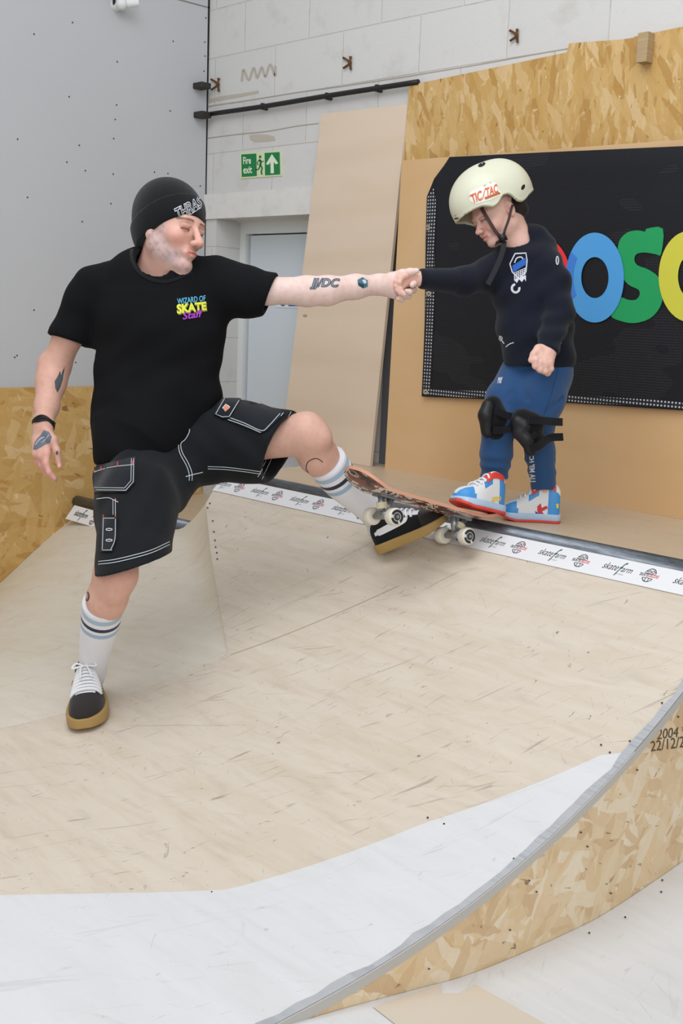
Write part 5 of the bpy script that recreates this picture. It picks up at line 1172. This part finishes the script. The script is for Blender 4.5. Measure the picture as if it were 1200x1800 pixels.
lo, hi = bnd([U(948, 590, 3.63)], .1); 
for pts, rr_ in (([U(905, 655, 3.58), U(915, 668, 3.56), U(925, 700, 3.55)], .010), ([U(895, 645, 3.58), U(912, 650, 3.57), U(940, 648, 3.555)], .007), ([U(905, 668, 3.57), U(909, 700, 3.55), U(905, 725, 3.545)], .009), ([U(955, 728, 3.52), U(968, 722, 3.53), U(985, 700, 3.56)], .006), ([U(870, 715, 3.555), U(885, 700, 3.55), U(900, 690, 3.56)], .006)):
    for a_, b_ in zip(pts[:-1], pts[1:]): tr.op(cone(a_, b_, rr_*.6, rr_*.6), .016, 'cut')
trous = make('trousers', tr, M_TR, kid, 2); trt = bvh(trous)
decal('side_seam', stroke_art(cr([(982, 645), (975, 670), (966, 700), (957, 725), (952, 735)], 5), 1.1), trt, flat('1a3d6c'), trous, 4, .001, .06)
decal('leg_lettering', quad_art(text_art("CH 'EM ALL", .035), (938, 798), (942, 850), (931, 850), (930, 800)), trt, flat('dfe2e6', .8), trous, 3, .0014, .06)
decal('thigh_lettering', quad_art(text_art("PXI", .03), (876, 664), (883, 663), (880, 674), (874, 674)), trt, flat('dfe2e6', .8), trous, 3, .0014, .06)
# ------------------------------------------------------------------ knee pads
M_PADC = flat('131415', .48); M_PADF = fabric('pad_fabric', '0c0c0e', '141417', 800, .4)
def kneepad(caps, foam, straps, parent, lab):
    kf = Field(*bnd([c for c, *_ in foam], .10), .0032)
    for c, d, r, k in foam: kf.op(cone(c, d, r, k, VF, .95), .02)
    pad = make('knee_pad', kf, M_PADF, parent, 1); pad['label'] = lab
    kc = Field(*bnd([c for c, *_ in caps], .08), .0028)
    for c, d, r, k in caps: kc.op(cone(c, d, r, k), .010)
    make('hard_cap', kc, M_PADC, pad, 1)
    for pts, w in straps: ribbon(pts, w, .004, -VF, 'strap', M_PADF, pad)
    return pad
kneepad([(U(911, 742, 3.505), U(921, 748, 3.500), .024, .024), (U(913, 760, 3.505), U(925, 772, 3.505), .024, .022), (U(926, 772, 3.505), U(933, 792, 3.515), .022, .018)],
        [(U(918, 738, 3.53), U(936, 745, 3.52), .036, .036), (U(924, 755, 3.53), U(940, 775, 3.535), .038, .034)],
        [([U(928, 738, 3.475), U(948, 739, 3.478), U(968, 741, 3.50), U(988, 742, 3.52)], .024), ([U(930, 790, 3.49), U(948, 782, 3.495), U(966, 770, 3.52), U(989, 768, 3.54)], .024), ([U(935, 762, 3.485), U(942, 768, 3.485)], .02)], kid, 'black knee pad on the nearer leg, strap ends sticking out')
kneepad([(U(858, 714, 3.545), U(854, 730, 3.54), .022, .024), (U(854, 730, 3.54), U(856, 758, 3.55), .024, .020)],
        [(U(866, 712, 3.57), U(874, 735, 3.56), .030, .034), (U(870, 735, 3.56), U(872, 758, 3.57), .034, .032)],
        [([U(872, 722, 3.515), U(884, 728, 3.515), U(900, 732, 3.53)], .02), ([U(866, 756, 3.525), U(882, 756, 3.52), U(900, 752, 3.54)], .022)], kid, 'black knee pad on the farther leg')
# ------------------------------------------------------------------ high-top shoes
M_KW = flat('dcdcda', .45); M_KB = flat('3f8fcd', .45); M_KR = flat('d84338', .5)
t = NT('milky_blue_sole'); t.col(lin('a9c3d8') and t.mix(t.noise(t.uv(src='Object'), 9), lin('9dbbd6'), lin('b9cbdb'))).set(.3, sss=.1); M_KS = t.m
hpK = [(0, .42, .080), (.04, .66, .095), (.14, .80, .104), (.30, .80, .106), (.40, .84, .098), (.50, .92, .074), (.62, 1.0, .058), (.75, 1.0, .046), (.88, .90, .038), (.96, .62, .028), (1, .36, .014)]
def stK(s, a):
    e = min(a, 1-a)
    if s > .74 and e < .34: return 1
    if s > .70 and e < .12: return 1
    if s < .20 and e < .26: return 1
    if .36 < s < .52 and .20 < e < .34: return 1
    return 0
def kshoe(H, f, u, lab, left):
    up, so, P, B = shoe(H, f, u, .190, .082, hpK, .026, [M_KW, M_KB, M_KS], kid, stK, left, lab, .003)
    laces(P, up, M_LACE, .46, .70, 4, .33, .67, .0032)
    V = []   # red ankle strap
    for ph in np.linspace(.02, .98, 24):
        for s in (.30, .385): pass
    A_ = np.linspace(.30, .70, 16); V = []
    for a in A_: V += [P(.05+.0*a, pi*a, .002), P(.06, pi*a, .002)]
    ring = []
    for q_, ss in ((.78, None),):
        pts = []
        for side in (1, -1):
            for s in np.linspace(.06, .42, 8): pts.append((s, side))
    Vv = []
    for s in np.linspace(.10, .43, 9): 
        for e in (.395, .43): Vv.append(P(s, pi*(.5-(.5-e)) if False else pi*e, .0022))
    o = mesh('ankle_strap', [P(s, pi*e, .003) for s in np.linspace(.08, .44, 12) for e in (.26, .30, .345, .39)], [[4*i+k, 4*i+k+1, 4*i+5+k, 4*i+4+k] for i in range(11) for k in range(3)], M_KR, up, smooth=True)
    o2 = mesh('ankle_strap', [P(s, pi*e, .003) for s in np.linspace(.40, .50, 5) for e in np.linspace(.26, .74, 14)], [[14*i+k, 14*i+k+1, 14*i+15+k, 14*i+14+k] for i in range(4) for k in range(13)], M_KR, up, smooth=True)
    o3 = mesh('ankle_strap', [P(s, pi*(1-e), .003) for s in np.linspace(.08, .44, 12) for e in (.26, .30, .345, .39)], [[4*i+k, 4*i+k+1, 4*i+5+k, 4*i+4+k] for i in range(11) for k in range(3)], M_KR, up, smooth=True)
    # red outsole line
    rr = []
    L = .190
    for s in np.linspace(0, 1, 40):
        w = np.interp(s, [p[0] for p in hpK], [p[1] for p in hpK])*.041+.0045; rr.append((L*s, w))
    ring = rr+[(x, -w) for x, w in rr[::-1]]; V = []
    for z in (-.001, .006):
        for x, w in ring: V.append(H+B@A3(L/2+(x-L/2)*1.01, w*1.0+.012*sin(pi*min(max(x/L, 0), 1))*(-1 if left else 1), z+.012*max(0, x/L-.75)/.25))
    m = len(ring); o = mesh('outsole', V, [[i, (i+1) % m, m+(i+1) % m, m+i] for i in range(m)]+[list(range(m))[::-1]], M_KR, up); fixn(o)
    return up, P
Hn = PL(983, 917, 2, ZD+.003); Tn = PL(877, 911, 2, ZD+.003); fn = Tn-Hn
ksh, PK = kshoe(Hn, fn, A3(0, 0, 1), 'white, blue and red high-top shoe flat on the deck', True)
# board frame is needed for the far shoe
# ================================================================== skateboard
def fit_board(L, wb, ax, dr, kick, F0):
    tgt = np.array([[696, 906], [648, 897], [828, 938], [779, 932], [610, 832], [870, 910]], float)
    P = np.array([[wb/2, ax/2, -dr], [wb/2, -ax/2, -dr], [-wb/2, ax/2, -dr], [-wb/2, -ax/2, -dr], [L/2, 0, kick], [-L/2, 0, kick]]); B0 = np.array([[0, -1, 0], [1, 0, 0], [0, 0, 1.]]).T
    def pj(p): d = p-CAM; F = d@FW; return 600+FPX*(d@RT)/F, 900-FPX*(d@UP)/F, F
    def rot(a):
        th = np.linalg.norm(a)
        if th < 1e-9: return np.eye(3)
        k = a/th; K = np.array([[0, -k[2], k[1]], [k[2], 0, -k[0]], [-k[1], k[0], 0]]); return np.eye(3)+sin(th)*K+(1-cos(th))*K@K
    q = np.zeros(6); q[:3] = U(745, 880, F0)
    def res(q):
        Mx = rot(q[3:])@B0; Wd = P@Mx.T+q[:3]; r = []
        for w_, t_ in zip(Wd, tgt): x, y, _ = pj(w_); r += [x-t_[0], y-t_[1]]
        r.append((pj(q[:3])[2]-F0)*200); return np.array(r), Mx
    for _ in range(80):
        r, _m = res(q); J = np.zeros((13, 6))
        for i in range(6): d = q.copy(); d[i] += 1e-5; J[:, i] = (res(d)[0]-r)/1e-5
        q = q-np.linalg.solve(J.T@J+1e-3*np.eye(6), J.T@r)*.7
    return q[:3], res(q)[1]
LB, WBs = .57, .275
BO, BB = fit_board(LB, WBs, .118, .072, .045, 3.46)
def bg_(x, y, z): return BO+BB@A3(x, y, z)
sb = empty('skateboard', tuple(BO)); tag(sb, 'skateboard tipping over the coping between the man\'s foot and the child', 'skateboard')
WBd = .155
def kz(x):   # deck side profile: flat middle, kicks at both ends
    a = abs(x)-.165; return 0 if a < 0 else .045*(min(a/.12, 1))**1.5
nx, ny = 56, 12; TOP = []; BOT = []
for i in range(nx+1):
    x = -LB/2+LB*i/nx; e = max(0, (abs(x)-(LB/2-WBd/2))/(WBd/2)); hw = WBd/2*sqrt(max(1-e**2.2, .0004))
    for j in range(ny+1):
        yv = -1+2*j/ny; y = hw*yv; z = kz(x)+.004*yv*yv; TOP.append(bg_(x, y, z)); BOT.append(bg_(x, y, z-.010))
n1 = len(TOP); g_ = lambda i, j: i*(ny+1)+j
F = [[g_(i, j), g_(i+1, j), g_(i+1, j+1), g_(i, j+1)] for i in range(nx) for j in range(ny)]
M_GRIP = flat('1c1b1b', .95); M_WOODE = flat('d29a80', .5)
t = NT('printed_board_underside'); v = t.uv((11, 11, 1)); n_ = t.noise(v, 1.0, 3, .6, 1.5); t.col(t.ramp(n_, [(.0, '2b1d18'), (.42, '7c3a2a'), (.50, 'd8d0c4'), (.56, '2a2422'), (.66, 'cfc6b8'), (.8, '3a2b26')], 'CONSTANT')).set(.35); M_GRAPH = t.m
ui = np.array([(x, y) for x in range(nx+1) for y in range(ny+1)], float)*.012
bo = mesh('deck', BOT, [f[::-1] for f in F], M_GRAPH, sb, uv=ui, smooth=True)
rim = [g_(i, 0) for i in range(nx+1)]+[g_(nx, j) for j in range(1, ny+1)]+[g_(i, ny) for i in range(nx-1, -1, -1)]+[g_(0, j) for j in range(ny-1, 0, -1)]
m = len(rim); V = [TOP[k] for k in rim]+[BOT[k] for k in rim]
o = mesh('ply_edge', V, [[i, (i+1) % m, m+(i+1) % m, m+i] for i in range(m)], M_WOODE, bo, smooth=True); fixn(o)
gt = mesh('grip_surface', [p for p in TOP], F, ply('board_top', 'c4a080', 'ceab8a', 'b89474', 0, 0), bo, smooth=True, uv=ui)
M_ALU = flat('9b9da0', .35, .85); M_WHEEL = flat('d9d3c2', .4); M_PRINT = flat('23262b', .4)
def cyl(a, b, r, seg=24): return tube([a, b], r, seg)
for sx in (1, -1):
    tr_ = mesh('truck', *joinm([boxm((-.038, -.025, -.014), (.038, .025, -.009))]), M_ALU, sb) if False else None
    c = sx*WBs/2
    V, F = boxm((-.036, -.024, -.017), (.036, .024, -.010)); V = [bg_(c+x, y, z) for x, y, z in V]
    tk = mesh('truck', V, F, M_ALU, sb); fixn(tk)
    V, F = joinm([cyl(bg_(c, -.050, -.072+.0), bg_(c, .050, -.072), .009, 14), cyl(bg_(c, -.028, -.066), bg_(c, .028, -.066), .013, 12), cyl(bg_(c-sx*.018, 0, -.012), bg_(c, 0, -.064), .011, 12), cyl(bg_(c+sx*.020, 0, -.014), bg_(c+sx*.006, 0, -.056), .010, 12), cyl(bg_(c, -.076, -.072), bg_(c, .076, -.072), .004, 10)])
    mesh('hanger', V, F, M_ALU, tk, smooth=True)
    V, F = cyl(bg_(c+sx*.014, 0, -.030), bg_(c+sx*.008, 0, -.048), .0165, 16); mesh('bushing', V, F, flat('d8cfae', .5), tk, smooth=False)
    for sy in (-1, 1):
        R_ = .0265; prof = [(.043, .017), (.0435, .024), (.048, R_), (.070, R_), (.0745, .024), (.075, .017), (.0735, .010)]
        V, F = [], []; sg_ = 28
        for yy_, r in prof:
            for k in range(sg_): a = 2*pi*k/sg_; V.append(bg_(c+r*cos(a), sy*yy_, -.072+r*sin(a)))
        F = [[i*sg_+k, i*sg_+(k+1) % sg_, (i+1)*sg_+(k+1) % sg_, (i+1)*sg_+k] for i in range(len(prof)-1) for k in range(sg_)]+[list(range(sg_)), [(len(prof)-1)*sg_+k for k in range(sg_)]]
        wh = mesh('wheel', V, F, M_WHEEL, sb, smooth=True); fixn(wh)
        def disc(name, r0, r1, y, mat, a0=0, a1=2*pi):
            A_ = np.linspace(a0, a1, 30); V = [bg_(c+r*cos(a), sy*y, -.072+r*sin(a)) for r in (r0, r1) for a in A_]; return mesh(name, V, [[i, i+1, 31+i, 30+i] for i in range(29)], mat, wh)
        disc('printed_ring', .0135, .0215, .0757, M_PRINT, .2, 3.9); disc('printed_ring', .0135, .0215, .0757, M_PRINT, 4.3, 5.9); disc('bearing', .0045, .0108, .0760, flat('4a4d50', .3, .7)); 
        V, F = cyl(bg_(c, sy*.072, -.072), bg_(c, sy*.079, -.072), .0055, 6); mesh('axle_nut', V, F, M_ALU, wh)
        tx_ = text_art('blank', .04); P_ = [bg_(c+sx*0+(.0175)*cos(a_)*(1), sy*.0762, -.072+.0175*sin(a_)) for a_ in ()]
# far shoe stands on the tail of the board
bt_ = bvh(gt)
def on_board(x, y):
    h = bt_.ray_cast(Vector(CAM), Vector(ray(x, y)).normalized()); return np.array(h[0]) if h[0] else U(x, y, 3.6)
ub = BB[:, 2]; Hf = U(881, 899, 3.60); Tf = U(785, 878, 3.54)
# project the heel and toe onto the board's top plane
def toplane(p, lift=.006): return p-ub*((p-BO)@ub-lift)
Hf = PLN(880, 905, BO+ub*.022, ub); Tf = PLN(785, 884, BO+ub*.012, ub)
kfar, PF = kshoe(Hf, Tf-Hf, ub, 'white, blue and red high-top shoe standing on the skateboard', False)
fst_ = bvh(kfar); nst_ = bvh(ksh)
decal('shoe_lettering', quad_art(text_art('SPD', .03, .15), (864, 874), (880, 872), (880, 881), (863, 883)), fst_, flat('e8c43c'), kfar, 3, .0012, .05)
# plain winged splash where the shoe carries a figure
decal('side_print', art_join([poly_art([(944, 890), (950, 885), (952, 893), (960, 889), (963, 893), (952, 899), (956, 904), (948, 906), (944, 898)])]), nst_, flat('cc3434'), ksh, 3, .0012, .05)
decal('side_print_blue', poly_art([(940, 898), (946, 902), (954, 903), (950, 908), (942, 907)]), nst_, flat('27349a'), ksh, 3, .0014, .05)
decal('heel_print', poly_art([(977, 886), (981, 885), (981, 893), (978, 894)]), nst_, flat('e8d23c'), ksh, 3, .0012, .05)
print('board', BO, BB)
# ================================================================== light
w = bpy.data.worlds.new('world'); SC.world = w; w.use_nodes = True; bg = w.node_tree.nodes['Background']; bg.inputs[0].default_value = lin('f2f4f8'); bg.inputs[1].default_value = .70
def area(name, loc, tgt, size, power, c='ffffff', sy=None):
    l = bpy.data.lights.new(name, 'AREA'); l.size = size; l.energy = power; l.color = lin(c)[:3]
    if sy: l.shape = 'RECTANGLE'; l.size_y = sy
    o = bpy.data.objects.new(name, l); COL.objects.link(o); o.location = loc; d = Vector(tgt)-Vector(loc); o.rotation_euler = d.to_track_quat('-Z', 'Y').to_euler(); return o
area('overhead_softbox', (-1.8, 1.0, 4.3), (-2.4, 2.2, .8), 2.6, 78, 'f4f7ff')  # added unseen softbox overhead for soft light from above
area('rear_right_softbox', (1.6, -1.2, 3.0), (-2.0, 2.3, .8), 1.6, 66, 'fafbff')  # added unseen area lamp behind the camera, to model the forms
SC.view_settings.exposure = 0
